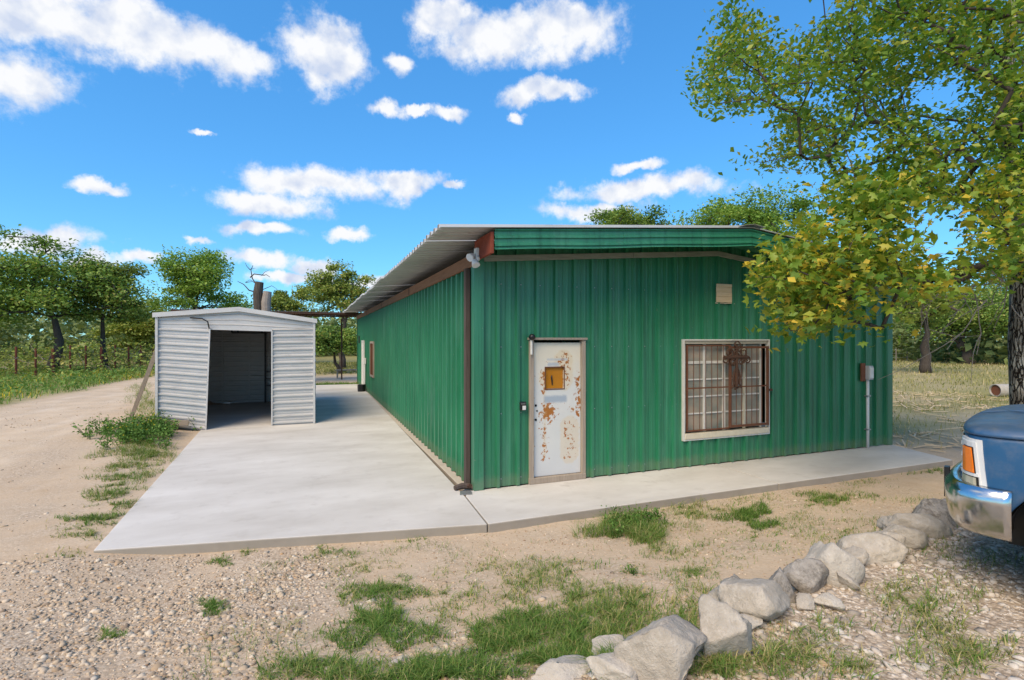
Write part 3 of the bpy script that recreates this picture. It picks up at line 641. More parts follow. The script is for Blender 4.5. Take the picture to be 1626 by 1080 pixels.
MB().tube([(0, -.035, .0), (0, -.035, 1.34)], .028, 10).build('pipe', M['white_plastic'], cd, smooth=True)
MB().box(-.05, .075, -.10, -.002, 1.33, 1.60).build('box', M['grey_light'], cd, bevel=.012)
MB().box(-.04, .065, -.112, -.101, 1.36, 1.57).build('box_cover', M['white_plastic'], cd, bevel=.005)
MB().box(-.16, -.052, -.03, 0, 1.30, 1.65).build('backing_board', M['rust_box'], cd, bevel=.004)
for z in (.35, 1.0): MB().box(-.045, .045, -.07, -.0, z, z + .025).build('clamp', M['grey_metal'], cd)
fl = tag(empty('flood_light', (-.035, -.20, 3.20)), 'white twin-head motion flood light on roof corner', 'flood light')
MB().box(-.055, -.002, -.05, .055, .03, .15).build('base_box', M['white_plastic'], fl, bevel=.012)
def lamp(px_, py_, pz_, dx, dy, dz):
    d = Vector((dx, dy, dz)).normalized(); p = Vector((px_, py_, pz_)); mb = MB(); mb.tube([p - d*.045, p - d*.035, p + d*.02, p + d*.05], [.022, .038, .052, .058], 14)
    h = mb.build('lamp_head', M['white_plastic'], fl, smooth=False); MB().tube([p + d*.0502, p + d*.054], .052, 14).build('lens', M['screen_grey'], h)
    MB().tube([(-.03, 0, .03), tuple(p - d*.03)], .012, 8).build('arm', M['white_plastic'], fl)
lamp(-.105, -.02, .03, -.7, -.5, -.45); lamp(-.07, -.06, -.055, .1, -.5, -.8); 
MB().tube([(-.03, -.03, .03), (-.03, -.055, .0), (-.03, -.06, -.03)], [.03, .034, .02], 12).build('motion_sensor', M['white_plastic'], fl)
# wrought cross hanging on the grille
cr = tag(empty('wall_cross', (4.60, -.095, 1.72)), 'rusty scrollwork metal cross hanging on the window bars', 'cross')
mb = MB().tube([(0, 0, -.42), (0, -.012, -.1), (0, 0, .30)], [.035, .028, .03], 8); mb.bar((-.035, -.005, -.46), (.11, -.005, -.40), .03, .02); mb.build('upright', M['rust_dark'], cr)
MB().tube([(-.26, 0, .08), (0, -.012, .09), (.26, 0, .08)], [.03, .03, .03], 8).build('cross_arm', M['rust_dark'], cr)
for i, (cx_, cz_, rad_) in enumerate(((-.16, .16, .085), (.15, .17, .09), (-.24, .05, .07), (.24, .05, .07), (0, .30, .085), (-.10, .0, .06), (.10, .0, .06), (0.0, .12, .09))):
    pts = []
    for q in range(15): a = q*.55 + i; r_ = rad_*(1 - q/22); pts.append((cx_ + r_*math.cos(a), -.015 - .004*(q % 3), cz_ + r_*math.sin(a)))
    MB().tube(pts, .013, 6).build('scroll', M['rust_dark'], cr)
for s in (-1, 1): MB().tube([(s*.04, -.01, -.12), (s*.075, -.01, -.25), (s*.06, -.01, -.36), (s*.1, -.01, -.44)], [.014, .02, .018, .012], 6).build('tail', M['rust_dark'], cr)
MB().box(-.035, .035, -.02, -.005, -.33, -.18).build('copper_inset', M['rust'], cr)
# scraps at the foot of the corner post
sc_ = tag(empty('scrap_iron', (-.14, .12, 0)), 'dark chunk of scrap at the foot of the corner post', 'scrap')
MB().tube([(-.16, -.05, .035), (-.05, -.02, .05), (.06, -.04, .04), (.12, -.12, .03)], [.035, .045, .04, .025], 7).build('lump', M['dark_wood'], sc_); MB().tube([(.02, .05, .03), (.05, -.1, .06)], .03, 7).build('stub', M['rust_dark'], sc_)
o = MB().add([(-.29, -.16, .004), (-.13, -.20, .004), (-.10, -.06, .004), (-.25, -.03, .004), (-.29, -.16, .012), (-.13, -.20, .012), (-.10, -.06, .02), (-.25, -.03, .02)], [(3,2,1,0),(4,5,6,7),(0,1,5,4),(1,2,6,5),(2,3,7,6),(3,0,4,7)]).build('metal_plate', M['grey_metal'])
tag(o, 'small bare metal plate lying on the concrete by the corner post', 'plate')
sp = tag(empty('pipe_riser', (-.11, 15.2, 0)), 'white pipes and small box standing against the far end of the green wall', 'pipe')
MB().tube([(0, 0, .0), (0, 0, 1.25)], .03, 8).build('pipe', M['white_plastic'], sp); MB().box(-.05, .05, -.05, .05, 1.1, 1.35).build('box', M['white_plastic'], sp, bevel=.01)
o = MB().tube([(-.25, 15.0, -.02), (-.25, 15.0, .28)], [.16, .17], 14).build('bucket', M['black_plastic']); tag(o, 'black bucket on the pad at the foot of the white pipes', 'bucket')
o = MB().box(-.10, -.035, 18.3, 18.45, 1.95, 2.3).build('meter_box', M['black_metal'], bevel=.01); tag(o, 'dark meter box high on the far end of the green wall', 'meter box')
# ------------------------------------------------------------------ open canopy at the far end
cp = tag(empty('canopy', (0, 19.9, 0)), 'flat open metal canopy joining the far end of the green building', 'canopy')
def cbox(n_, m_, *a): return MB().box(*a).build(n_, M[m_], cp)
for i in range(9):
    x0 = -8.0 + i*.915; roof = MB(); roof.grid(np.array([[(a, 0.0, 3.47 + o_), (a, 3.6, 3.44 + o_)] for a, o_ in rib_profile(x0, x0 + .913)])); roof.build('roof_sheet', M['roof_metal'], cp, solid=.004)
for yy in (.06, 1.8, 3.5): cbox('purlin', 'rust_dark', -8, .2, yy - .03, yy + .03, 3.37, 3.462 - .0079*yy)
for xx in (-7.6, -3.9): cbox('rafter', 'rust_dark', xx - .03, xx + .03, 0, 3.6, 3.28, 3.365)
for xx, yy in ((-7.6, .2), (-7.6, 3.4), (-3.9, 3.4), (-.6, 3.4)): MB().tube([(xx, yy, -.1), (xx, yy, 3.3)], .04, 8).build('post', M['rust_dark'], cp)

# ------------------------------------------------------------------ silver shed
SX1, SY = -2.10, 7.05; SX0 = -5.46; SD = 5.6; ROLL = .026
shed = tag(empty('storage_shed', (SX1, SY, 0)), 'silver corrugated metal garden shed with open doorway on the concrete pad', 'shed')
def hz_sheet(p00, p10, p01, p11, nrm, pitch=.165, zoff=0):
    """horizontally corrugated sheet between four corners (bottom l/r, top l/r)"""
    p00, p10, p01, p11, nrm = [np.array(p, float) for p in (p00, p10, p01, p11, nrm)]
    h = np.linalg.norm(p01 - p00); ts = []; k = 0
    while k*pitch < h + pitch:
        for d, o in ((0, 0), (.030, .0), (.036, .040), (.066, .042), (.080, .0), (.112, 0), (.120, .012), (.134, .012), (.142, 0)):
            t = k*pitch + d
            if t < h: ts.append((t/h, o))
        k += 1
    ts.append((1, 0)); rows = []
    for t, o in ts:
        a = p00*(1-t) + p01*t; b = p10*(1-t) + p11*t; rows.append([a*(1-s) + b*s + nrm*o for s in np.linspace(0, 1, 4)])
    mb = MB().grid(rows); mb.v = [(x - SX1, y - SY, z) for x, y, z in mb.v]; return mb
def sb(mb): mb.v = [(x - SX1, y - SY, z) for x, y, z in mb.v]; return mb
def zr(x): return (SX1 - x)*ROLL          # the whole shed sits a little higher on its left
DL, DR = at(330, 600, 1, SY)[0], at(432, 600, 1, SY)[0]
ZE = 2.62; ZP = 2.83; XM = (SX0 + SX1)/2
def ze(x): return ZE + zr(x) + (ZP - ZE)*(1 - abs(x - XM)/(SX1 - XM))
zd = 2.40
hz_sheet((SX0, SY, .16), (DL - .03, SY - .10, -.02), (SX0, SY, 2.33 + zr(SX0)), (DL + .04, SY - .02, 2.31 + zr(DL)), (0, -1, 0)).build('front_panel', M['shed_metal'], shed, solid=.003)
hz_sheet((DR, SY, .004), (SX1, SY, .004), (DR, SY, zd - .02), (SX1, SY, zd), (0, -1, 0)).build('front_panel', M['shed_metal'], shed, solid=.003)
# gable over the doorway in two sheets
for a, b in ((SX0, XM), (XM, SX1)):
    mb = MB()
    for k in range(4):
        t0, t1 = k/4, (k+1)/4
        for da, db, o0, o1 in ((t0, t0 + .17, 0, .0), (t0 + .17, t0 + .21, 0, .016), (t0 + .21, t1 - .0, .016, 0)):
            q = []
            for x in (a, b):
                lo, hi = 2.325 + zr(x), ze(x) - .02; q.append((lo + (hi-lo)*da, lo + (hi-lo)*db))
            mb.add([(a, SY - .006 - o0, q[0][0]), (b, SY - .006 - o0, q[1][0]), (b, SY - .006 - o1, q[1][1]), (a, SY - .006 - o1, q[0][1])], [(0, 1, 2, 3)])
    sb(mb).build('gable_panel', M['shed_metal'], shed, solid=.003)
hz_sheet((SX0, SY + SD, 0), (SX1, SY + SD, 0), (SX0, SY + SD, ZE + .05), (SX1, SY + SD, ZE), (0, -1, 0)).build('back_panel', M['shed_metal'], shed, solid=.003)
hz_sheet((SX1, SY, .004), (SX1, SY + SD, .004), (SX1, SY, ZE), (SX1, SY + SD, ZE), (1, 0, 0)).build('side_panel', M['shed_metal'], shed, solid=.003)
hz_sheet((SX0, SY, .05), (SX0, SY + SD, .05), (SX0, SY, ZE + zr(SX0)), (SX0, SY + SD, ZE + zr(SX0)), (-1, 0, 0)).build('side_panel', M['shed_metal'], shed, solid=.003)
for a, b in ((SX0 - .07, XM), (XM, SX1 + .07)):
    n_ = 5
    for i in range(n_):
        y0, y1 = SY - .08 + i*(SD + .16)/n_, SY - .08 + (i+1)*(SD + .16)/n_
        za, zb = ze(a), ze(b); P = [[(a, y0 + (y1-y0)*t, za + .01 + o), (b, y0 + (y1-y0)*t, zb + .01 + o)] for t, o in ((0, 0), (.2, 0), (.23, .018), (.28, .018), (.31, 0), (.7, 0), (.73, .018), (.78, .018), (.81, 0), (1, 0))]
        sb(MB().grid(P)).build('roof_sheet', M['shed_metal'], shed, solid=.003)
    za, zb = ze(a), ze(b)
    sb(MB().hexa([(a, SY - .10, za - .085), (b, SY - .10, zb - .085), (b, SY - .082, zb - .085), (a, SY - .082, za - .085), (a, SY - .10, za + .02), (b, SY - .10, zb + .02), (b, SY - .082, zb + .02), (a, SY - .082, za + .02)])).build('roof_trim', M['shed_metal'], shed)
sb(MB().bar((SX0, SY - .03, .0), (SX0, SY - .03, 2.55 + zr(SX0)), .07, .05)).build('corner_trim', M['shed_metal'], shed)
sb(MB().bar((SX1, SY - .03, .0), (SX1, SY - .03, 2.55), .07, .05)).build('corner_trim', M['shed_metal'], shed)
sb(MB().bar((DL - .02, SY - .13, .0), (DL + .05, SY - .05, 2.33 + zr(DL)), .045, .03)).build('door_jamb', M['shed_metal'], shed)
sb(MB().bar((DR, SY - .03, .0), (DR, SY - .03, 2.33), .05, .03)).build('door_jamb', M['shed_metal'], shed)
sb(MB().bar((DL, SY - .035, 2.315 + zr(DL)), (DR, SY - .035, 2.315 + zr(DR)), .03, .06)).build('door_header', M['shed_metal'], shed)
sb(MB().tube([(DL - .35, SY - .06, 2.62), (DL - .1, SY - .11, 2.60), (DL + .02, SY - .14, 2.53), (DL + .05, SY - .13, 2.36)], .016, 6)).build('cable', M['black_plastic'], shed)
# inside: studs, black post and a hanging rack
yb = SY + SD - .05
for x in (-4.95, -4.15): sb(MB().box(x, x + .05, yb - .04, yb, .0, 2.6)).build('stud', M['shed_metal'], shed)
rk = tag(empty('hanging_rack', (-3.62, yb - .25, 0)), 'black metal rack and post standing inside the open shed', 'rack')
MB().bar((0, 0, .0), (.0, 0, 2.66), .07, .05).build('post', M['black_metal'], rk)
MB().bar((-1.0, 0, 2.34), (.0, 0, 2.34), .04, .04).build('rail', M['black_metal'], rk); MB().bar((-1.0, 0, 2.60), (.0, 0, 2.60), .03, .03).build('rail', M['black_metal'], rk)
for x in (-1.0, -.82, -.1): MB().bar((x, 0, 2.34), (x, 0, 2.6), .035, .03).build('hanger', M['black_metal'], rk)
for z in (.55, .8, 1.02): MB().bar((-.0, .02, z), (1.2, .02, z), .02, .025).build('shelf_rail', M['black_metal'], rk)
# prop and plank outside the shed
a = gp(205, 669); b = at(252, 548, 1, SY + .12)
o = MB().bar(tuple(a + np.array([0, 0, -.05])), tuple(b), .085, .035, up=(0, 1, 0)).build('prop_board', M['weathered_wood'], bevel=.004); tag(o, 'grey board leaning on the side wall of the shed toward the dirt track', 'board')
o = MB().bar((SX0 - .12, SY - .2, .27), (DL - .35, SY - .2, .19), .05, .11).build('bottom_plank', M['weathered_wood'], bevel=.004); tag(o, 'pale plank lying across the weeds at the foot of the shed', 'plank')

# ------------------------------------------------------------------ blue pickup
def build_truck():
    th = R(19); h = np.array([-math.sin(th), math.cos(th)]); l = np.array([-math.cos(th), -math.sin(th)])
    P = dep(1541, 743, 3.35); loc = (-.085, .955); org = P[:2] - h*loc[0] - l*loc[1]; gz = .40
    t = tag(empty('pickup_truck', (org[0], org[1], gz + .035), math.atan2(h[1], h[0])), 'old blue pickup truck with chrome bumper parked on gravel beside the boulders', 'pickup truck')
    half = [(.03, 0), (.028, .2), (.02, .4), (0, .6), (-.025, .75), (-.05, .85), (-.075, .91), (-.11, .95), (-.16, .975), (-.22, .988), (-.30, .993)]
    arch_c, arch_r, arch_z = -.69, .455, .40
    side = [(x, .995) for x in np.linspace(-.36, -1.32, 25)] + [(x, .997) for x in (-1.45, -1.8, -2.3, -2.8, -3.0)] + [(x, .997) for x in np.linspace(-3.6, -4.55, 22)] + [(-4.8, .997), (-5.2, .99), (-5.3, .97)]
    line = half + side
    def zbot(x):
        z = .48 if x < -.36 else .50
        for c in (arch_c, -4.12):
            if abs(x - c) < arch_r: z = max(z, arch_z + math.sqrt(arch_r**2 - (x - c)**2))
        return z
    SEAM = 1.045
    def side_grid(sg):
        rows = []
        for k, f in enumerate((0, .12, .3, .5, .7, .85, .95, 1)):
            row = []
            for x, y_ in line:
                zb = zbot(x); z1 = SEAM + .035*ss((-x)/1.4)*1.0; z = zb + (z1 - zb)*f
                bulge = -.012*(abs(f - .55)*2)**2 - .03*ss((z - .98)/.1)*0
                row.append((x + (bulge if y_ < .9 else 0), sg*(y_ + bulge), z))
            rows.append(row)
        return rows
    for sg in (1, -1):
        mb = MB().grid(side_grid(sg)); mb.build('body_side', M['blue_paint'], t, smooth=True, solid=.006)
        for c in (arch_c, -4.12):                          # dark inner wheel housing
            pts = []
            for k in range(19):
                a = math.pi*k/18; pts.append([(c + (arch_r - .01)*math.cos(a), sg*.985, arch_z + (arch_r - .01)*math.sin(a)), (c + (arch_r - .02)*math.cos(a), sg*.62, arch_z + (arch_r - .02)*math.sin(a))])
            MB().grid(pts).build('wheel_housing', M['rubber'], t, smooth=True)
            MB().grid([[(c - .46, sg*.62, .3), (c + .46, sg*.62, .3)], [(c - .46, sg*.62, .86), (c + .46, sg*.62, .86)]]).build('wheel_housing', M['rubber'], t)
            wl = MB(); yy0, yy1 = sg*.70, sg*.93
            prof = [(.20, yy0), (.33, yy0), (.362, yy0 + sg*.03), (.37, yy0 + sg*.115), (.362, yy1 - sg*.03), (.33, yy1), (.22, yy1 - sg*.01)]
            P_ = [[(c + r_*math.cos(2*math.pi*k/32), yv, .345 + r_*math.sin(2*math.pi*k/32)) for k in range(33)] for r_, yv in prof]
            tyre = wl.grid(P_).build('wheel', M['rubber'], t, smooth=True)
            rim = MB(); P_ = [[(c + r_*math.cos(2*math.pi*k/24), yv, .345 + r_*math.sin(2*math.pi*k/24)) for k in range(25)] for r_, yv in ((.22, yy1 - sg*.01), (.19, yy1 - sg*.05), (.10, yy1 - sg*.03), (.07, yy1), (0.001, yy1))]
            rim.grid(P_).build('rim', M['steel'], tyre, smooth=True)
    # hood: shoulder rows rise from the seam and close over the middle
    hl = [p for p in line if p[0] > -1.44]; rows = []
    for dz, iy, ix in ((.004, 0, .0), (.022, .004, .004), (.040, .020, .020), (.053, .055, .055), (.062, .12, .10), (.068, .22, .14), (.075, .45, .18), (.08, .75, .2), (.082, 1, .2)):
        row = []
        for x, y_ in hl:
            fx = ss((x + .35)/.38); rise = .035*ss((-x)/1.4)*1.0 + .03*ss(-x/1.3)*min(1, iy*3 + .2)
            row.append((x - ix*fx, y_*(1 - iy), SEAM + dz + rise))
        rows.append(row)
    for sg in (1, -1):
        MB().grid([[(x, sg*y_, z) for x, y_, z in r_] for r_ in rows]).build('hood', M['blue_paint'], t, smooth=True, solid=.008)
    # patches that follow the nose outline
    s = [0]; full = [(x, y_) for x, y_ in half + side[:6]]
    for a, b in zip(full[:-1], full[1:]): s.append(s[-1] + math.hypot(b[0]-a[0], b[1]-a[1]))
    def on(sv, off):
        x = np.interp(sv, s, [p[0] for p in full]); y_ = np.interp(sv, s, [p[1] for p in full]); x2 = np.interp(sv + .02, s, [p[0] for p in full]); y2 = np.interp(sv + .02, s, [p[1] for p in full])
        d = np.array([x2 - x, y2 - y_]); d /= np.linalg.norm(d) + 1e-9; return x + d[1]*off, y_ - d[0]*off
    def patch(name, mat, s0b, s1b, s0t, s1t, z0, z1, o0, o1, sg, par=t, nz=5, ns=9, **kw):
        mb = MB(); outer = []; 
        for i in range(nz):
            f = i/(nz-1); row = []
            for j in range(ns):
                sv = (s0b*(1-f) + s0t*f) + ((s1b*(1-f) + s1t*f) - (s0b*(1-f) + s0t*f))*j/(ns-1); x, y_ = on(sv, o1); row.append((x, sg*y_, z0 + (z1-z0)*f))
            outer.append(row)
        inner = []
        for i in range(nz):
            f = i/(nz-1); row = []
            for j in range(ns):
                sv = (s0b*(1-f) + s0t*f) + ((s1b*(1-f) + s1t*f) - (s0b*(1-f) + s0t*f))*j/(ns-1); x, y_ = on(sv, o0); row.append((x, sg*y_, z0 + (z1-z0)*f))
            inner.append(row)
        mb.grid(outer); o_, n_ = np.array(outer), np.array(inner)
        for A, B in ((o_[0], n_[0]), (o_[-1], n_[-1]), (o_[:, 0], n_[:, 0]), (o_[:, -1], n_[:, -1])): mb.grid([A, B])
        return mb.build(name, M[mat], par, **kw)
    SC = s[7]      # about the corner
    ztop, zlo = 1.022, .655
    for sg in (1, -1):
        bz = patch('lamp_bezel', 'white_bezel', SC - .17, SC + .075, SC - .17, SC + .035, zlo, ztop, -.01, .012, sg)
        patch('inner_trim', 'white_bezel', SC - .165, SC + .048, SC - .165, SC + .010, zlo + .02, ztop - .018, .012, .017, sg, bz)
        patch('marker_recess', 'black_plastic', SC - .10, SC + .014, SC - .10, SC - .004, .80, ztop - .05, .017, .020, sg, bz)
        patch('amber_lamp', 'amber_lens', SC - .095, SC + .006, SC - .098, SC - .012, .808, ztop - .056, .019, .026, sg, bz)
        patch('lamp_bar', 'white_bezel', SC - .165, SC + .03, SC - .165, SC + .03, .785, .804, .017, .024, sg, bz)
        patch('parking_lamp_recess', 'black_plastic', SC - .11, SC + .034, SC - .11, SC + .028, .695, .786, .017, .021, sg, bz)
        patch('parking_lamp', 'clear_lens', SC - .105, SC + .020, SC - .105, SC + .015, .705, .778, .020, .026, sg, bz)
        patch('headlight', 'clear_lens', SC - .42, SC - .17, SC - .42, SC - .17, .74, .98, -.01, .008, sg)
        patch('grille', 'black_plastic', .0, SC - .425, .0, SC - .425, .70, 1.0, -.01, .006, sg)
        for z in (.76, .84, .92): patch('grille_bar', 'white_bezel', .0, SC - .425, .0, SC - .425, z, z + .025, .0062, .016, sg, nz=2)
        # chrome bumper, wrapping round to the wheel opening
        sb0, sb1 = 0, SC + .185; rows = []
        for z, off in ((.405, .02), (.412, .055), (.46, .085), (.56, .10), (.62, .104), (.66, .10), (.672, .088), (.705, .070), (.715, .02)):
            row = []
            for j in range(30):
                sv = sb0 + (sb1 - sb0)*j/29; f = j/29; k = 1 - .55*ss((f - .72)/.28); x, y_ = on(sv, off*k); zz_ = z + .045*(1 - f)**1.2*0 + .02*math.sin(f*2); row.append((x, sg*y_, zz_))
            rows.append(row)
        MB().grid(rows).build('bumper', M['chrome'], t, smooth=True, solid=.004)
        patch('bumper_guard', 'black_plastic', .38, .44, .38, .44, .50, .72, .09, .12, sg)
    # cab, glass and bed behind
    def loft(secs, name, mat, **k):
        return MB().grid(secs).build(name, M[mat], t, smooth=False, **k)
    ztop2 = 1.13
    for sg in (1, -1):
        MB().grid([[(-1.75, sg*.90, 1.70), (-3.0, sg*.90, 1.70)], [(-1.50, sg*.985, ztop2 - .05), (-3.05, sg*.985, ztop2 - .05)]]).build('side_glass', M['window_glass'], t)
        MB().bar((-1.40, sg*.97, ztop2 - .03), (-1.85, sg*.83, 1.76), .09, .07).build('pillar', M['blue_paint'], t, bevel=.015); MB().bar((-3.05, sg*.97, ztop2 - .05), (-2.95, sg*.84, 1.76), .16, .08).build('pillar', M['blue_paint'], t, bevel=.015)
        MB().box(-5.25, -3.12, min(sg*.80, sg*.985), max(sg*.80, sg*.985), 1.05, 1.085).build('bed_rail', M['blue_paint'], t, bevel=.01)
        MB().box(-2.2, -2.0, sg*1.005 - .01, sg*1.005 + .01, .95, .985).build('door_handle', M['chrome'], t, bevel=.005)
    loft([[(-1.40, -.93, ztop2), (-1.36, 0, ztop2 + .03), (-1.40, .93, ztop2)], [(-1.85, -.80, 1.74), (-1.80, 0, 1.77), (-1.85, .80, 1.74)]], 'windshield', 'window_glass')
    loft([[(-3.06, -.93, ztop2), (-3.06, .93, ztop2)], [(-2.98, -.80, 1.74), (-2.98, .80, 1.74)]], 'rear_glass', 'window_glass')
    MB().box(-3.02, -1.82, -.86, .86, 1.74, 1.80).build('cab_roof', M['blue_paint'], t, bevel=.03)
    MB().box(-5.25, -3.1, -.80, .80, .62, .66).build('bed_floor', M['blue_paint'], t); MB().box(-5.30, -5.24, -.97, .97, .55, 1.08).build('tailgate', M['blue_paint'], t, bevel=.01)
    MB().box(-3.10, -3.05, -.98, .98, .55, 1.10).build('cab_back', M['blue_paint'], t); MB().box(-1.44, -1.38, -.95, .95, .5, 1.10).build('cowl', M['blue_paint'], t)
    MB().box(-2.7, -1.9, -.75, .75, .72, 1.0).build('seat', M['rubber'], t, bevel=.05)
    MB().box(-5.2, -.25, -.45, .45, .40, .56).build('chassis', M['rubber'], t)
build_truck()

# ------------------------------------------------------------------ boulders
def boulder(name, mat, center, size, seed, ncut=9, rot=0, tilt=(0, 0)):
    r_ = random.Random(seed); bm = bmesh.new(); bmesh.ops.create_icosphere(bm, subdivisions=4, radius=1)
    cuts = []
    for i in range(ncut):
        v = Vector((r_.gauss(0, 1), r_.gauss(0, 1), r_.gauss(0, .9))).normalized(); cuts.append((v, r_.uniform(.36, .76)))
    off = Vector((seed*3.1, seed*1.7, seed*.9))
    from mathutils import noise as mn
    for v in bm.verts:
        p = v.co.copy()
        for nn, d in cuts:
            e = p.dot(nn) - d
            if e > 0: p -= nn*e*.93
        p += p.normalized()*(.08*mn.noise(p*1.7 + off) + .05*mn.noise(p*4 + off) + .03*mn.noise(p*9 + off) + .016*mn.noise(p*19 + off)); v.co = p
    m = bpy.data.meshes.new(name); bm.to_mesh(m); bm.free(); m.materials.append(M[mat]); m.shade_smooth()
    xs = np.array([v.co[:] for v in m.vertices]); lo, hi = xs.min(0), xs.max(0); sc = np.array(size)/(hi - lo)
    for v in m.vertices: v.co = Vector((v.co - Vector((lo+hi)/2))*1.0); v.co = Vector((v.co.x*sc[0], v.co.y*sc[1], v.co.z*sc[2]))
    o = bpy.data.objects.new(name, m); col.objects.link(o); o.location = center; o.rotation_euler = (tilt[0], tilt[1], rot); return o
ROCKS = [  # px of the foot, py of the foot, width px, height px, material, depth ratio, rot, tilt, label
 (892,1092,95,34,'white_limestone',.9,.2,(0,0),'flat pale stone ending the boulder row at the grass'),
 (977,1092,82,44,'white_limestone',.8,.0,(0,0),'rounded white stone beside the big peaked boulder'),
 (968,1052,60,36,'white_limestone',.8,.4,(.1,0),'small white stone tucked behind the big peaked boulder'),
 (1054,1082,146,112,'limestone',.8,.3,(0,.08),'largest boulder of the row, grey with a peaked top'),
 (1146,1048,92,104,'limestone',.9,.9,(.15,.35),'tall slanting grey boulder leaning beside the peaked one'),
 (1178,982,78,58,'limestone',1.2,.8,(.1,.3),'narrow grey slab wedged between two slanting boulders'),
 (1210,992,104,76,'limestone',.9,.5,(.1,.35),'wide sloping slab boulder next to the black-stained one'),
 (1238,960,82,62,'stained_limestone',.9,.5,(.1,.3),'black-stained boulder in the middle of the row'),
 (1284,940,78,56,'stained_limestone',.9,.1,(0,.05),'squat boulder with a dark streak across its top'),
 (1324,928,86,76,'white_limestone',.85,.2,(0,.1),'tall pale angular boulder in the middle of the row'),
 (1364,906,34,34,'limestone',1,.0,(0,0),'small round stone against the tall pale boulder'),
 (1384,896,84,52,'limestone',.8,.1,(0,0),'low rounded grey boulder next to the small round stone'),
 (1416,888,58,46,'limestone',.9,.3,(0,.1),'knobby grey boulder fourth from the truck bumper'),
 (1440,876,66,42,'limestone',.9,.2,(0,.1),'rounded grey boulder next to the long flat slab'),
 (1460,862,92,50,'limestone',.8,.15,(.05,.15),'long flat grey slab boulder near the truck bumper'),
 (1492,848,84,56,'stained_limestone',.9,.1,(0,.05),'flat mossy boulder touching the truck bumper end'),
 (1194,1006,44,34,'white_limestone',.9,.3,(0,0),'white chunk at the foot of the slanting boulders'),
 (1278,972,32,24,'limestone',.9,.3,(0,0),'fist-sized stone in front of the squat dark-streaked boulder'),
 (1316,974,40,26,'white_limestone',.9,.1,(0,0),'small pale stone on gravel before the tall pale boulder'),
 (1352,940,50,34,'limestone',.9,.6,(0,0),'dull grey stone below the small round stone'),
]
for i, (px_, py_, w_, h_, mt, dr_, rt_, tl, lb) in enumerate(ROCKS):
    p = gp(px_, py_ - 6); d = proj(p)[2]; W_ = w_*d/FPX; H_ = h_*d/FPX*.92
    o = boulder('boulder', mt, (p[0] + FW[0]*W_*dr_*.12, p[1] + FW[1]*W_*dr_*.12, p[2] + H_*.33), (W_*1.04, W_*dr_, H_*1.12), 11 + i*5, 12, -YAW + rt_*.4, (tl[0]*.9, tl[1]*.9)); tag(o, lb, 'boulder', 'boulders edging the gravel lot')
for px_, py_, lb in ((638, 1050, 'round white cobble lying in the grass'), (626, 1056, 'small white cobble next to the round one in the grass')):
    p = gp(px_, py_); tag(boulder('cobble', 'white_limestone', (p[0], p[1], p[2] + .012), (.06, .05, .045), px_, 4), lb, 'stone')

# ------------------------------------------------------------------ gravel
ico_v = []; g_ = (1 + 5**.5)/2
for a in (-1, 1):
    for b in (-g_, g_): ico_v += [(0, a, b), (a, b, 0), (b, 0, a)]
ico_v = np.array(ico_v)/math.hypot(1, g_)
bm = bmesh.new(); [bm.verts.new(v) for v in ico_v]; bmesh.ops.convex_hull(bm, input=bm.verts); bm.verts.index_update(); ICO20_F = np.array([[v.index for v in f.verts] for f in bm.faces]); ICO20_V = np.array([v.co[:] for v in bm.verts]); bm.free()
OCT_V = np.array([(1, 0, 0), (-1, 0, 0), (0, 1, 0), (0, -1, 0), (0, 0, 1), (0, 0, -1)], float); OCT_F = np.array([(0, 2, 4), (2, 1, 4), (1, 3, 4), (3, 0, 4), (2, 0, 5), (1, 2, 5), (3, 1, 5), (0, 3, 5)])
def stones(name, pts, size, mat, label, cat, tint=None, low=False):
    ICO_V, ICO_F, K = (OCT_V, OCT_F, 6) if low else (ICO20_V, ICO20_F, 12)
    n = len(pts); s = size[:, None, None]; jit = 1 + rng.uniform(-.48, .36, (n, K, 1)); V = ICO_V[None]*jit
    V = V*np.stack([rng.uniform(.75, 1.35, n), rng.uniform(.7, 1.1, n), rng.uniform(.35, .75, n)], -1)[:, None, :]
    a = rng.uniform(0, 2*math.pi, n); c_, s_ = np.cos(a), np.sin(a); tl = rng.normal(0, .35, n)
    V = np.stack([V[..., 0], V[..., 1]*np.cos(tl)[:, None] - V[..., 2]*np.sin(tl)[:, None], V[..., 1]*np.sin(tl)[:, None] + V[..., 2]*np.cos(tl)[:, None]], -1)
    V = np.stack([V[..., 0]*c_[:, None] - V[..., 1]*s_[:, None], V[..., 0]*s_[:, None] + V[..., 1]*c_[:, None], V[..., 2]], -1)*s + pts[:, None, :]
    F = (ICO_F[None] + K*np.arange(n)[:, None, None]).reshape(-1, 3); t = rng.random(n) if tint is None else tint
    tag(bulk(name, V.reshape(-1, 3), F, M[mat], {'tint': np.repeat(t, K)}), label, cat, kind='stuff')
def scatter(n, x0, x1, y0, y1, dens):
    x = rng.uniform(x0, x1, n); y = rng.uniform(y0, y1, n); k = rng.random(n) < dens(x, y); x, y = x[k], y[k]; return np.stack([x, y, tz0(x, y)], -1)
def off_slab(x, y): 
    front = np.interp(x, [-4.25, -.28, 8.4], [-.62, -1.35, -1.33]); left = -4.2 - .045*y
    return ~((x > left - .02) & (x < 8.7) & (y > front - .02) & (y < 20))
p = scatter(170000, -6.2, .4, -5.6, -.3, lambda x, y: np.clip(grav_mask(x, y)*1.5, 0, 1)*off_slab(x, y)*np.clip(.42 + 1.5*fbm(x*1.7, y*1.7), .08, 1))
sz = .0098*np.exp(rng.normal(0, .55, len(p))); stones('gravel', p, np.clip(sz, .004, .034), 'gravel_stone', 'loose tan gravel scattered in front of the concrete pad', 'gravel')
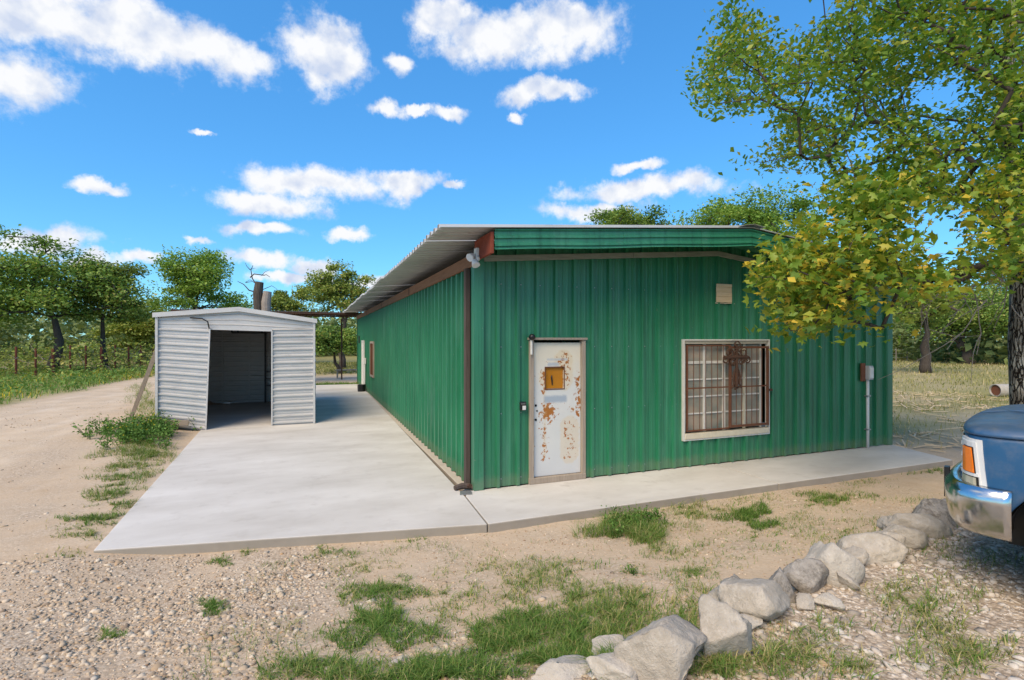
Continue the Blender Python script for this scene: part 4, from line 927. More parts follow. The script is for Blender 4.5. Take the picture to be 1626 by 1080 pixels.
p = scatter(46000, -1.2, 6.5, -6.3, -3.0, lambda x, y: ((y < y_rock(x) + .05) & (x > -1.1))*np.clip(.6 + 1.2*fbm(x*2, y*2), .1, 1))
sz = .0105*np.exp(rng.normal(0, .55, len(p))); stones('gravel', p, np.clip(sz, .004, .042), 'pale_gravel_stone', 'pale limestone gravel around the boulders and under the truck', 'gravel')
p = scatter(60000, -5.5, 5, -4.7, -.6, lambda x, y: off_slab(x, y)*(y > y_rock(x) + .1)*np.clip(.5 + 1.5*fbm(x*1.5 + 30, y*1.5), .06, 1))
stones('soil_crumbs', p, np.clip(.0055*np.exp(rng.normal(0, .5, len(p))), .002, .016), 'soil_crumb', 'small crumbs of earth and grit on the bare yard', 'soil', low=True)
p = scatter(42000, -11, 5, -4.6, 14, lambda x, y: off_slab(x, y)*(np.clip(.25 + 1.2*fbm(x*1.2 + 7, y*1.2), .0, 1))*np.where(y > 0, .5, .7)*(y > y_rock(x)))
sz = .010*np.exp(rng.normal(0, .5, len(p))); stones('pebbles', p, np.clip(sz, .004, .03), 'gravel_stone', 'scattered pebbles on the dirt track and bare yard', 'pebbles')

# ------------------------------------------------------------------ grass and weeds
def blades(P, H, Wd, lean, tint, segs=3):
    n = len(P); a = rng.uniform(0, 2*math.pi, n); d = np.stack([np.cos(a), np.sin(a), np.zeros(n)], -1); side = np.stack([-np.sin(a + rng.normal(0, .5, n)), np.cos(a), np.zeros(n)], -1)
    V = []
    for k in range(segs + 1):
        t = k/segs; c = P + d*(lean*H*t*t)[:, None]; c[:, 2] += H*t*(1 - .30*lean*t*t); w = Wd*(1 - t)**.7
        if k < segs: V.append(c - side*w[:, None]/2); V.append(c + side*w[:, None]/2)
        else: V.append(c)
    m = 2*segs + 1; V = np.stack(V, 1); F = []
    for k in range(segs - 1): F += [(2*k, 2*k+1, 2*k+3), (2*k, 2*k+3, 2*k+2)]
    F.append((2*segs-2, 2*segs-1, 2*segs)); F = np.array(F)
    return V.reshape(-1, 3), (F[None] + m*np.arange(n)[:, None, None]).reshape(-1, 3), np.repeat(tint, m)
def patch_pts(px_, py_, rx, ry, n):
    """elliptic patch of ground: foot point, and radii turned into metres there"""
    c = gp(px_, py_); e = gp(px_ + rx, py_); f = gp(px_, py_ - ry); g = gp(px_, py_ + ry)
    u = (e - c)[:2]; v = (f - g)[:2]/2; r = np.sqrt(rng.random(n)); a = rng.uniform(0, 2*math.pi, n)
    nb = 1 + .5*np.sin(3*a + px_) + .25*np.sin(7*a + py_); r = r*nb*.85
    q = c[:2] + np.outer(r*np.cos(a), u) + np.outer(r*np.sin(a), v); k = fbm(q[:, 0]*4, q[:, 1]*4, 3) > -.03 - .17*(rng.random(n)); q = q[k]
    k = off_slab(q[:, 0], q[:, 1]); q = q[k]; return np.stack([q[:, 0], q[:, 1], tz0(q[:, 0], q[:, 1]) - .004], -1)
GR = [ # px, py, rx, ry, n, height, tint shift
 (990,838,55,26,2600,.17,.05),(1035,855,35,22,900,.12,.1),(1192,822,44,18,2600,.10,-.15),(1110,812,110,22,1500,.09,.15),(1080,800,60,8,700,.14,.2),(1320,792,55,10,1100,.09,.0),(1300,800,90,16,500,.06,.1),
 (1205,850,70,25,500,.05,.1),(600,990,75,48,2600,.09,-.1),(620,935,60,16,1300,.07,.0),(560,945,40,14,350,.06,.1),(870,1030,165,50,6800,.10,-.05),(760,1010,80,40,1200,.08,0),(900,960,120,55,2200,.08,.1),(980,1000,70,45,1800,.09,.1),
 (880,905,70,22,700,.07,.15),(770,900,40,15,200,.05,.2),(480,1060,80,30,900,.08,.05),(560,1070,90,25,900,.08,.05),(700,1070,110,20,2200,.09,-.05),(340,965,26,13,500,.06,-.1),(178,1010,24,8,260,.05,0),(245,872,40,8,600,.08,.05),(350,892,22,8,240,.05,.0),(390,876,18,7,160,.05,.1),
 (700,845,14,9,420,.08,-.15),(660,850,36,9,420,.07,.05),(530,880,40,10,420,.06,.1),(600,858,50,7,240,.06,.1),(840,831,18,5,260,.07,0),(1410,750,60,6,420,.07,.1),(1480,748,36,7,420,.09,.05),(1370,765,50,8,200,.05,.2),
 (1470,990,90,65,620,.09,.2),(1540,1040,70,36,480,.08,.2),(1430,940,55,34,260,.07,.2),(1500,930,60,30,120,.06,.3),(1230,1050,90,30,600,.10,.2),(1140,1066,60,20,400,.10,.1),(1300,1000,60,40,260,.08,.2),(1350,1060,70,25,260,.07,.2),(1100,900,90,26,260,.05,.2),(1010,905,22,12,300,.07,.35),(1100,910,20,9,160,.06,.05),
 (1350,850,60,20,400,.06,.15),(1290,850,70,25,300,.05,.2),(960,1060,30,14,400,.10,0),(1090,1000,40,25,500,.10,.05),
 (215,735,50,14,900,.12,.15),(230,705,50,12,900,.16,.1),(150,850,60,9,420,.07,.15),(195,800,34,9,500,.09,.1),(110,880,60,10,160,.05,.3),(720,950,120,50,700,.07,.2),(820,930,90,40,700,.07,.2),(560,900,70,20,320,.06,.25),(1090,870,110,30,500,.06,.2),(1000,960,80,40,900,.08,.15),(420,1000,70,40,160,.06,.2),(1120,960,60,30,400,.08,.2),
 (205,745,55,12,1300,.10,.1),(185,772,46,10,900,.08,.1),(165,795,40,8,500,.07,.1),(150,825,50,8,1300,.08,.0),(235,722,44,12,900,.15,.05),(200,760,50,10,900,.10,.05),(180,785,40,8,600,.09,.05),(205,718,60,10,1200,.13,.1),(120,840,60,12,200,.05,.2),(250,660,40,14,900,.18,.1),(232,640,30,20,1200,.22,.1),(225,620,20,14,800,.25,.1)]
Vs, Fs, Ts = [], [], []; off = 0
for px_, py_, rx, ry, n_, hh, ts in GR:
    P = patch_pts(px_, py_, rx, ry, int(n_*1.0)); n2 = len(P)
    H = hh*rng.uniform(.35, 1.15, n2); V, F, T = blades(P, H, rng.uniform(.004, .0095, n2), rng.uniform(.3, 1.9, n2), np.clip(rng.beta(2, 2.2, n2) + ts + .10, 0, 1)); Vs.append(V); Fs.append(F + off); Ts.append(T); off += len(V)
p = scatter(52000, -4.2, 6, -4.9, -1.35, lambda x, y: np.clip(6*(fbm(x*1.6 + 3, y*1.6) - .0), .02, .75)*ss((x + 3.6)/1.5)*off_slab(x, y)); H = rng.uniform(.015, .075, len(p))
V, F, T = blades(p, H, rng.uniform(.003, .006, len(p)), rng.uniform(.4, 1.6, len(p)), np.clip(rng.beta(2, 2, len(p)) + .15, 0, 1)); Vs.append(V); Fs.append(F + off); Ts.append(T)
tag(bulk('yard_grass', np.concatenate(Vs), np.concatenate(Fs), M['grass_blade'], {'tint': np.concatenate(Ts)}), 'patchy green grass tufts on the bare yard and gravel', 'grass', kind='stuff')
# straw-coloured field and verges
def region_grass(name, n, x0, x1, y0, y1, dens, h0, h1, w0, w1, mat, label, t0=0., a=2, b=2):
    p = scatter(n, x0, x1, y0, y1, dens); m = len(p); d = np.hypot(p[:, 0] - CAM[0], p[:, 1] - CAM[1]); wf = np.clip(d/14, .6, 4)
    H = rng.uniform(h0, h1, m)*(1 + 1.2*fbm(p[:, 0]*.6, p[:, 1]*.6)); V, F, T = blades(p, H, rng.uniform(w0, w1, m)*wf, rng.uniform(.2, 1.2, m), np.clip(rng.beta(a, b, m) + t0 + .9*fbm(p[:, 0]*.35, p[:, 1]*.35), 0, 1), 2)
    tag(bulk(name, V, F, M[mat], {'tint': T}), label, 'grass', kind='stuff')
region_grass('field_grass', 120000, 8.9, 62, -1, 46, lambda x, y: green_mask(x, y)*np.clip(14/np.hypot(x + 2, y + 7), .3, 1)*(fbm(x*.8, y*.8) > -.16), .07, .30, .008, .018, 'field_grass', 'dry straw and green grass of the field beyond the building', .14)
region_grass('verge_grass', 30000, -26, -9.5, 3, 40, lambda x, y: green_mask(x, y)*np.clip(16/np.hypot(x + 2, y + 7), .3, 1), .12, .5, .009, .018, 'weed_leaf', 'rank green grass between the dirt track and the fence', .25, 2, 2.2)
region_grass('back_grass', 26000, -14, 30, 26, 46, lambda x, y: green_mask(x, y), .08, .25, .012, .02, 'field_grass', 'green grass strip behind the far end of the pad', -.2)
region_grass('pad_edge_weeds', 2500, -4.8, .5, 18.8, 19.6, lambda x, y: x > -9, .1, .28, .01, .02, 'weed_leaf', 'low weeds along the far edge of the pad')
def leaves(P, S, tint, nrm_up=.6, shape='diamond'):
    n = len(P); up = np.stack([rng.normal(0, 1, n), rng.normal(0, 1, n), rng.normal(0, 1, n)], -1); up /= np.linalg.norm(up, axis=1)[:, None]; up[:, 2] = np.abs(up[:, 2]) + nrm_up; up /= np.linalg.norm(up, axis=1)[:, None]
    r = rng.normal(0, 1, (n, 3)); u = np.cross(up, r); u /= np.linalg.norm(u, axis=1)[:, None]; v = np.cross(up, u)
    T = {'diamond': [(-.5, 0, 0), (-.05, -.30, .08), (.5, 0, -.06), (.05, .30, .08)],
         'lobed': [(-.62, 0, .0), (-.26, -.10, -.02), (-.16, -.40, -.16), (.06, -.15, -.03), (.22, -.33, -.15), (.32, -.10, -.05), (.60, .02, -.20), (.30, .11, -.05), (.16, .37, -.17), (.04, .16, -.03), (-.20, .33, -.14), (-.30, .10, -.02)]}[shape]
    T = np.array(T); V = P[:, None, :] + S[:, None, None]*(u[:, None, :]*T[None, :, 0, None] + v[:, None, :]*T[None, :, 1, None] + up[:, None, :]*T[None, :, 2, None])
    if shape == 'diamond': F = np.array([(0, 1, 2), (0, 2, 3)])
    else: F = np.array([(0, 1, 11), (1, 2, 3), (1, 3, 9), (1, 9, 11), (9, 10, 11), (3, 4, 5), (3, 5, 7), (3, 7, 9), (7, 8, 9), (5, 6, 7)])
    m = len(T); return V.reshape(-1, 3), (F[None] + m*np.arange(n)[:, None, None]).reshape(-1, 3), np.repeat(tint, m)
def verge():
    p = scatter(60000, -27, -9.3, 3, 40, lambda x, y: green_mask(x, y)*np.clip(14/np.hypot(x + 2, y + 7), .3, 1)*(fbm(x*.5 + 4, y*.5) > -.06)); d = np.hypot(p[:, 0] - CAM[0], p[:, 1] - CAM[1])
    p[:, 2] += rng.random(len(p))**1.4*(.45 + .9*fbm(p[:, 0]*.5, p[:, 1]*.5)); V, F, T = leaves(p, rng.uniform(.05, .11, len(p))*np.clip(d/18, .8, 2), np.clip(rng.beta(2, 2, len(p))*.85 + .15 + .7*fbm(p[:, 0]*.4 + 3, p[:, 1]*.4), 0, .92), .5)
    tag(bulk('verge_weeds', V, F, M['weed_leaf'], {'tint': T}), 'broad-leaved weeds growing along the fence beside the track', 'weeds', kind='stuff')
def weed_clump(px_, py_, rx, ry, nstem, hgt, label, seed, lf=1.):
    P = patch_pts(px_, py_, rx, ry, nstem); L_, T_ = [], []; mb = MB()
    for q in P:
        h_ = hgt*random.uniform(.5, 1.1); d = Vector((random.gauss(0, .35), random.gauss(0, .35), 1)).normalized(); e = Vector(q) + d*h_; mb.tube([tuple(q), tuple(Vector(q) + d*h_*.5 + Vector((0, 0, .02))), tuple(e)], [.006, .005, .002], 4, False)
        for k in range(16):
            t = random.uniform(.15, 1.0); c = Vector(q) + d*h_*t + Vector((random.gauss(0, .05), random.gauss(0, .05), random.gauss(0, .03))); L_.append(tuple(c)); T_.append(random.betavariate(2, 3)*.9)
        if seed < 3 and random.random() < .3: L_.append(tuple(e)); T_.append(1.0)
    L_ = np.array(L_); T_ = np.array(T_); S = np.where(T_ > .99, .04, rng.uniform(.05, .11, len(L_))*lf); V, F, T = leaves(L_, S, T_, .4)
    r_ = tag(empty('weed_clump', tuple(P.mean(0))), label, 'weeds'); P0 = np.array(r_.location)
    bulk('foliage', V - P0, F, M['weed_leaf'], {'tint': T}, parent=r_); mb.v = [tuple(np.array(v) - P0) for v in mb.v]; mb.build('stems', M['grass_blade'], r_)['kind'] = 'stuff'
    return r_
verge()
random.seed(21)
weed_clump(232, 690, 74, 15, 300, .40, 'bushy green weeds with yellow flowers in front of the shed', 1, .75)
weed_clump(190, 700, 40, 12, 70, .35, 'lower spread of green weeds between shed weeds and dirt track', 2, .7)
weed_clump(1000, 832, 44, 16, 110, .17, 'tangled dark green weed growing at the edge of the walkway', 3, .38)
weed_clump(1012, 912, 13, 8, 34, .08, 'small grey-green rosette plant alone on the bare dirt', 4, .35)

# ------------------------------------------------------------------ trees
def grow(base, tops, trunk_pts, r_trunk, wob=.12, sides=6, step=.6):
    """connect every twig centre to the nearest wood already grown; returns tube list"""
    nodes = [np.array(p, float) for p in trunk_pts]; parent = [-1] + list(range(len(trunk_pts) - 1)); cnt = [0]*len(nodes)
    paths = []; top = nodes[-1]
    fork = nodes[len(nodes)//2]
    order = sorted(range(len(tops)), key=lambda i: np.linalg.norm(tops[i] - fork))
    for i in order:
        c = np.array(tops[i]); A = np.array(nodes); d = np.linalg.norm(A - c, axis=1) + .6*np.maximum(0, A[:, 2] - c[2]); d[:max(1, len(trunk_pts)//2)] += 1e3 if len(trunk_pts) > 2 else 0
        k = int(np.argmin(d)); L_ = np.linalg.norm(c - nodes[k]); m = max(1, int(L_/step)); path = [k]; pk = k; P0 = nodes[k]
        for q in range(1, m + 1):
            t = q/m; p = P0*(1-t) + c*t; 
            if q < m: p = p + rng.normal(0, wob*min(L_, 1.2)*.5, 3); p[2] += .10*L_*math.sin(math.pi*t)
            nodes.append(p); parent.append(pk); cnt.append(0); pk = len(nodes) - 1; path.append(pk)
        paths.append(path); q = pk
        while q != -1: cnt[q] += 1; q = parent[q]
    nt_ = max(cnt[0], 1); rad = [max(.006, r_trunk*(max(c, 1)/nt_)**.5) for c in cnt]
    return nodes, paths, rad
def smooth_path(P, Rd, sub=3):
    P = np.array(P, float); n = len(P)
    if n < 3: return list(P), list(Rd)
    Q = P.copy()
    for _ in range(2): Q[1:-1] = .25*Q[:-2] + .5*Q[1:-1] + .25*Q[2:]
    o, r_ = [], []
    for i in range(n - 1):
        p0, p1, p2, p3 = Q[max(i-1, 0)], Q[i], Q[i+1], Q[min(i+2, n-1)]
        for k in range(sub):
            t = k/sub; o.append(.5*((2*p1) + (p2-p0)*t + (2*p0-5*p1+4*p2-p3)*t*t + (3*p1-p0-3*p2+p3)*t**3)); r_.append(Rd[i]*(1-t) + Rd[i+1]*t)
    o.append(Q[-1]); r_.append(Rd[-1]); return o, r_
def in_place(o, base):
    m = o.data; n = len(m.vertices); a = np.empty(n*3, np.float32); m.vertices.foreach_get('co', a); a = a.reshape(-1, 3) - np.array(base, np.float32); m.vertices.foreach_set('co', a.ravel()); m.update()
def tree(name, label, base, height, crown_c, crown_r, nclump, nleaf, leaf, mat, seed, trunk_r=.22, clump_r=.16, group=None, forks=1, tint_shift=0.):
    global rng
    keep = rng; rng = np.random.default_rng(seed); base = np.array(base, float); cc = np.array(crown_c, float); cr = np.array(crown_r, float)
    u = rng.normal(0, 1, (nclump, 3)); u /= np.linalg.norm(u, axis=1)[:, None]; r = rng.random(nclump)**.45*rng.uniform(.72, 1.05, nclump)
    u[:, 2] = np.where(u[:, 2] < -.45, -u[:, 2], u[:, 2]); tops = cc + u*r[:, None]*cr
    fork = base + (cc - base)*.45; fork[:2] += rng.normal(0, .3, 2)
    tp = [base, base + (fork - base)*.35 + rng.normal(0, .08, 3)*[1, 1, 0], base + (fork - base)*.7 + rng.normal(0, .1, 3)*[1, 1, 0], fork, (fork + cc)/2 + rng.normal(0, .25, 3), cc]
    nodes, paths, rad = grow(base, tops, tp, trunk_r)
    t = tag(empty(name, tuple(base)), label, 'tree', group); mb = MB(); mb.tube(tp, [trunk_r*1.35, trunk_r, trunk_r*.9, trunk_r*.8, trunk_r*.5, trunk_r*.25], 9)
    for p in paths: mb.tube([nodes[i] for i in p], [min(rad[p[min(1, len(p)-1)]], rad[i]) for i in p], 5, False)
    tr = mb.build('trunk', M['bark'], t, smooth=True); in_place(tr, base)
    nleaf = int(nleaf*1.5); R_ = clump_r*cr.mean(); k = rng.integers(0, nclump, nleaf); csz = rng.uniform(.6, 1.35, nclump); P = tops[k] + np.clip(rng.normal(0, 1, (nleaf, 3)), -1.8, 1.8)*R_*[1.05, 1.05, .55]*csz[k][:, None]
    S = leaf*rng.uniform(.6, 1.4, nleaf); ct = rng.uniform(-.16, .16, nclump); V, F, T = leaves(P, S, np.clip(rng.beta(2.2, 2.4, nleaf) + ct[k] + tint_shift, 0, 1), .45)
    o = bulk('crown', V, F, M[mat], {'tint': T}, parent=t); in_place(o, base); rng = keep; return t
def px_tree(name, label, bx, by, depth, cx, cy, hw, hh, nclump, nleaf, leaf, mat, seed, **k):
    b = dep(bx, by, depth); b[2] = tz(b[0], b[1]) - .1; c = dep(cx, cy, depth); s = depth/FPX; return tree(name, label, b, 0, c, (hw*s, hw*s*.9, hh*s), nclump, nleaf, leaf, mat, seed, **k)
G1 = 'trees along the rusty fence'; G2 = 'trees behind the building'; G3 = 'trees across the dry field'
px_tree('oak_tree', 'broad dark oak spreading above the rusty fence beside the track', 85, 600, 35, 72, 482, 128, 112, 84, 15000, .22, 'tree_leaf_dark', 31, trunk_r=.32, group=G1, clump_r=.115)
px_tree('oak_tree', 'olive oak with airy outer branches next to the broad dark oak', 165, 595, 38, 172, 480, 54, 84, 44, 8500, .19, 'tree_leaf_olive', 32, trunk_r=.2, group=G1, clump_r=.14)
px_tree('leafy_tree', 'rounded light green tree rising behind the shed roof, tallest there', 312, 590, 44, 314, 466, 68, 76, 52, 10500, .22, 'tree_leaf_light', 33, trunk_r=.25, group=G1, clump_r=.14)
px_tree('leafy_tree', 'low olive tree filling the gap between fence and shed', 222, 592, 46, 225, 535, 52, 66, 34, 8000, .24, 'tree_leaf_olive', 34, trunk_r=.2, group=G1)
px_tree('oak_tree', 'open olive-leaved oak seen above the canopy beside the green building', 543, 590, 40, 538, 482, 64, 66, 44, 8000, .19, 'tree_leaf_olive', 35, trunk_r=.24, group=G2, clump_r=.13)
px_tree('leafy_tree', 'small yellowish tree behind the dead stump', 455, 590, 48, 462, 500, 50, 50, 30, 6000, .23, 'tree_leaf_olive', 36, trunk_r=.16, group=G2)
px_tree('leafy_tree', 'young tree with slim trunk standing under the canopy gap', 541, 592, 34, 530, 552, 48, 38, 30, 6000, .17, 'tree_leaf_dark', 37, trunk_r=.13, group=G2)
px_tree('leafy_tree', 'dark bushy tree behind the doorway side of the shed', 390, 590, 52, 385, 525, 60, 55, 34, 6000, .25, 'tree_leaf_dark', 38, trunk_r=.2, group=G2)
px_tree('oak_tree', 'dark tree top poking over the green roof ridge', 1000, 590, 40, 1003, 378, 84, 62, 46, 9000, .20, 'tree_leaf_dark', 39, trunk_r=.25, group=G2, clump_r=.12)
px_tree('leafy_tree', 'bright yellow-green tree top over the roof beside the shade tree', 1190, 590, 36, 1195, 372, 112, 76, 56, 13000, .20, 'tree_leaf_light', 40, trunk_r=.28, group=G2, clump_r=.13)
px_tree('mesquite_tree', 'small mesquite with a leaning dark trunk in the dry field', 1470, 588, 34, 1468, 500, 72, 50, 40, 5200, .18, 'tree_leaf_olive', 41, trunk_r=.30, group=G3, clump_r=.14)
px_tree('mesquite_tree', 'dense green mesquite with twin dark trunk behind the field', 1540, 585, 46, 1548, 510, 88, 66, 50, 12000, .24, 'tree_leaf_dark', 42, trunk_r=.4, group=G3)
px_tree('leafy_tree', 'pale green tree at the far edge of the field beyond the mesquites', 1440, 572, 62, 1440, 490, 60, 60, 40, 7000, .28, 'tree_leaf_light', 43, trunk_r=.3, group=G3)
px_tree('oak_tree', 'tall grey-green tree beyond the big trunk across the field', 1640, 585, 52, 1640, 470, 80, 95, 44, 8000, .27, 'tree_leaf_olive', 44, trunk_r=.35, group=G3)
# woodland that closes the horizon
def far_woods():
    n = 90000; a = rng.uniform(-2.6, 2.6, n)*1.0; rad = rng.uniform(66, 96, n) + 6*np.sin(a*9); az = a*.62 + YAW; x = CAM[0] + rad*np.sin(az); y = CAM[1] + rad*np.cos(az)
    top = 5.0 + 3.2*fbm(az*14, az*0 + 2, 4) + 2.5*fbm(az*50, az*0 + 8, 3); z = top*rng.random(n)**1.15 + rng.normal(0, .25, n)
    V, F, T = leaves(np.stack([x, y, z], -1), rng.uniform(.4, 1.0, n), np.clip(rng.beta(2, 2, n) + .5*fbm(az*30, z*.4), 0, 1), .3); tag(bulk('woodland', V, F, M['far_leaf'], {'tint': T}), 'distant wood closing the horizon behind the field and fence', 'woodland', kind='stuff')
    n = 13000; x = rng.uniform(-44, -11, n); y = rng.uniform(30, 56, n); k = (-.9*(x + 12.5) + 26 < y + 3*fbm(x, y)) ; x, y = x[k], y[k]; z = rng.random(len(x))**1.3*(1.9 + 3*fbm(x*.2, y*.2)) + tz0(x, y)
    V, F, T = leaves(np.stack([x, y, z], -1), rng.uniform(.12, .28, len(x)), np.clip(rng.beta(2, 2, len(x)) + .6*fbm(x*.4, y*.4), 0, 1), .3); tag(bulk('brush', V, F, M['tree_leaf_olive'], {'tint': T}), 'low brush under the oaks behind the rusty fence', 'brush', kind='stuff')
far_woods()
# dead tree and stumps behind the shed
db = dep(413, 590, 19); db[2] = -.1; dt = tag(empty('dead_tree', tuple(db)), 'bare dead tree with thin dark twigs behind the shed roof', 'tree')
def local(o, base): in_place(o, base); return o
mb = MB(); c = lambda x, y: dep(x, y, 19.3)
mb.tube([(c(405, 600)[0], c(405, 600)[1], -.1), c(406, 490), c(407, 465)], [.07, .05, .04], 7)
for pts, r0 in (([(407, 465), (404, 450), (400, 440), (397, 428), (400, 420)], .03), ([(400, 440), (407, 438), (415, 436), (424, 438), (433, 441)], .025), ([(407, 468), (398, 458), (388, 450), (378, 446)], .03), ([(397, 428), (394, 424), (392, 418)], .015), ([(388, 450), (400, 449)], .02), ([(415, 436), (420, 431), (430, 430)], .012), ([(407, 470), (420, 458), (432, 455), (442, 458)], .018), ([(404, 450), (396, 447), (388, 448)], .014), ([(397, 428), (405, 424)], .01)):
    mb.tube([c(*q) + rng.normal(0, .04, 3) for q in pts], list(np.linspace(r0, r0*.35, len(pts))), 5)
local(mb.build('trunk', M['bark'], dt), db)
for x, ytop, rpx, lb, mt in ((412, 448, 6.6, 'tall dark sawn-off tree trunk behind the shed roof', 'bark'), (425, 463, 6.5, 'shorter grey sawn-off trunk next to the tall dark one behind the shed', 'twig_grey')):
    d = 18.6; p = dep(x, ytop, d); r_ = rpx*d/FPX; o = MB().tube([(p[0], p[1], -.1), (p[0] + .03, p[1], 1.2), (p[0] - .05, p[1], p[2] - .4), (p[0], p[1], p[2])], [r_*1.25, r_*1.05, r_*1.1, r_*.95], 12).build('sawn_trunk', M[mt]); tag(o, lb, 'tree trunk')
# ---- the big tree at the right
def hero():
    global rng
    rng = np.random.default_rng(99)
    b0 = dep(1632, 700, 8.9); base = np.array([b0[0], b0[1], tz(b0[0], b0[1]) - .08])
    t = tag(empty('shade_tree', tuple(base)), 'big yellowing broadleaf tree with furrowed trunk overhanging the green building', 'tree')
    poly = [(1155, -20), (1142, 60), (1108, 98), (1106, 128), (1135, 178), (1165, 182), (1215, 168), (1245, 185), (1235, 235), (1190, 258), (1232, 266), (1312, 262), (1330, 300), (1318, 335), (1290, 362), (1265, 390), (1240, 412), (1222, 446), (1240, 452), (1265, 446), (1262, 465), (1236, 495), (1248, 518), (1310, 510), (1345, 486), (1372, 490), (1402, 500), (1420, 466), (1500, 452), (1600, 425), (1700, 420), (1850, 400), (1950, 100), (1850, -250), (1500, -350), (1250, -200)]
    PX = np.array(poly, float)
    def inside(x, y):
        c_ = False; j = len(PX) - 1
        for i in range(len(PX)):
            if (PX[i, 1] > y) != (PX[j, 1] > y) and x < (PX[j, 0]-PX[i, 0])*(y-PX[i, 1])/(PX[j, 1]-PX[i, 1]) + PX[i, 0]: c_ = not c_
            j = i
        return c_
    tops, dens, size = [], [], []
    while len(tops) < 930:
        x = rng.uniform(1100, 1900); y = rng.uniform(-300, 540)
        if not inside(x, y): continue
        low = ss((y - 230)/120); 
        n_ = fbm(np.array([x*.013]), np.array([y*.013]), 3)[0]
        if low < .5 and n_ < -.10 and x < 1540: continue
        if low > .5 and rng.random() < (.30 if x < 1440 else 0): continue
        if low > .5 and n_ < -.11: continue
        if x > 1660 and rng.random() < .78: continue  # unseen side and top of crown thinned to let light reach the ground
        if y < -30 and rng.random() < .6: continue
        front = 7.3 - .7*low + .5*max(0, (1400 - x)/300)*(1 - low); d = rng.uniform(front - .5, front + (1.1 if low > .5 and x < 1480 else 3.4))
        p = dep(x, y, d)
        if p[1] > -.9 and p[0] < 8.9 and p[2] < 4.1: continue
        tops.append(p); dens.append(46 if low < .5 else 58); size.append(.078*(1 - low) + .112*low)
    # hand-placed tips that shape the outline
    for x, y, d, sz_ in ((1112, 105, 7.9, .075), (1118, 125, 7.9, .075), (1135, 100, 7.8, .075), (1150, 20, 8, .075), (1165, 45, 8, .075), (1140, 165, 8, .075), (1190, 255, 7.8, .08), (1210, 258, 7.8, .08), (1200, 452, 6.5, .12), (1205, 440, 6.6, .12), (1225, 440, 6.5, .13), (1245, 505, 6.6, .12), (1255, 525, 6.6, .12), (1285, 525, 6.6, .12), (1380, 515, 6.8, .12), (1400, 522, 6.8, .11), (1225, 410, 6.6, .13), (1295, 512, 6.5, .13), (1270, 498, 6.5, .13), (1310, 495, 6.6, .13)):
        tops.append(dep(x, y, d)); dens.append(26); size.append(sz_)
    tops = np.array(tops); zt = 9.5
    tp = [base, base + [.0, .0, .9], base + [-.05, .03, 2.2], base + [.02, .05, 3.3], base + [.15, .1, 4.6], base + [-.1, .3, 6.0], base + [.2, .2, zt]]
    nodes, paths, rad = grow(base, tops, tp, .20, .16, 6, .5)
    mb = MB(); ring = []
    tps = []; 
    for k in range(25):
        f = k/24*(len(tp) - 1); i = min(int(f), len(tp) - 2); q = f - i; tps.append((np.array(tp[i])*(1-q) + np.array(tp[i+1])*q, np.interp(f, range(len(tp)), [.29, .225, .205, .19, .16, .11, .05])))
    mb.tube([p for p, _ in tps], [r_ for _, r_ in tps], 20)
    tr = mb.build('trunk', M['furrowed_bark'], t, smooth=True)
    n_v = len(tr.data.vertices); a = np.empty(n_v*3, np.float32); tr.data.vertices.foreach_get('co', a); a = a.reshape(-1, 3); jj = 1 + .06*np.sin(np.arange(n_v)*2.4) ; in_place(tr, base)
    mb = MB()
    for p in paths: mb.tube(*smooth_path([nodes[i] for i in p], [min(rad[p[min(1, len(p)-1)]]*.62, .07, rad[i]*.62) for i in p]), 6, False)
    br = mb.build('branches', M['bark'], t, smooth=True); in_place(br, base)
    P, S, T = [], [], []
    yel = np.array([ss((proj(p)[1] - 220)/130) for p in tops])
    for p, nl, s_, yl in zip(tops, dens, size, yel):
        m = int(nl*rng.uniform(.6, 1.3)); rr_ = .17 + .07*yl; ct = rng.uniform(-.14, .14)
        P.append(p + np.clip(rng.normal(0, 1, (m, 3)), -1.7, 1.7)*[rr_, rr_, rr_*.62]); S.append(s_*rng.uniform(.45, 1.4, m)); T.append(np.clip(rng.beta(2.2, 2.4, m)*.75 + ct + .09 + .15*yl, 0, 1))
    P = np.concatenate(P); S = np.concatenate(S); T = np.concatenate(T)
    k = ~((P[:, 1] > -.86) & (P[:, 0] < 9.3) & (P[:, 2] < 4.05)); P, S, T = P[k], S[k], T[k]
    k = np.array([not (proj(q)[0] < 1186 and proj(q)[1] > 370) for q in P]); P, S, T = P[k], S[k], T[k]
    # the 300 leaves that show largest are objects of their own
    d = (P[:, 0]-CAM[0])*FW[0] + (P[:, 1]-CAM[1])*FW[1]; pxx = CX + FPX*((P[:, 0]-CAM[0])*RT[0] + (P[:, 1]-CAM[1])*RT[1])/d; pyy = CY - FPX*(P[:, 2]-CAM[2])/d
    show = np.where((pxx < 1620) & (pyy > 5), S/d, 0); big = np.argsort(-show)[:300]; rest = np.ones(len(P), bool); rest[big] = False
    ov = rest & ((pyy < 250) | (rng.random(len(P)) < .45)); lb = rest & ~ov
    V1, F1, T1 = leaves(P[ov], S[ov]*1.25, T[ov], .3); V2, F2, T2 = leaves(P[lb], S[lb], T[lb], .3, 'lobed')
    V = np.concatenate([V1, V2]); F = np.concatenate([F1, F2 + len(V1)]); TT = np.concatenate([T1, T2]); o = bulk('crown', V, F, M['hero_leaf'], {'tint': TT}, parent=t); in_place(o, base); o['kind'] = 'stuff'
    protos = []
    for tv in np.linspace(.15, .98, 10):
        V, F, TT = leaves(np.zeros((1, 3)), np.ones(1), np.array([tv]), .35, 'lobed'); oo = bulk('leaf', V, F, M['hero_leaf'], {'tint': TT}); protos.append(oo.data); bpy.data.objects.remove(oo)
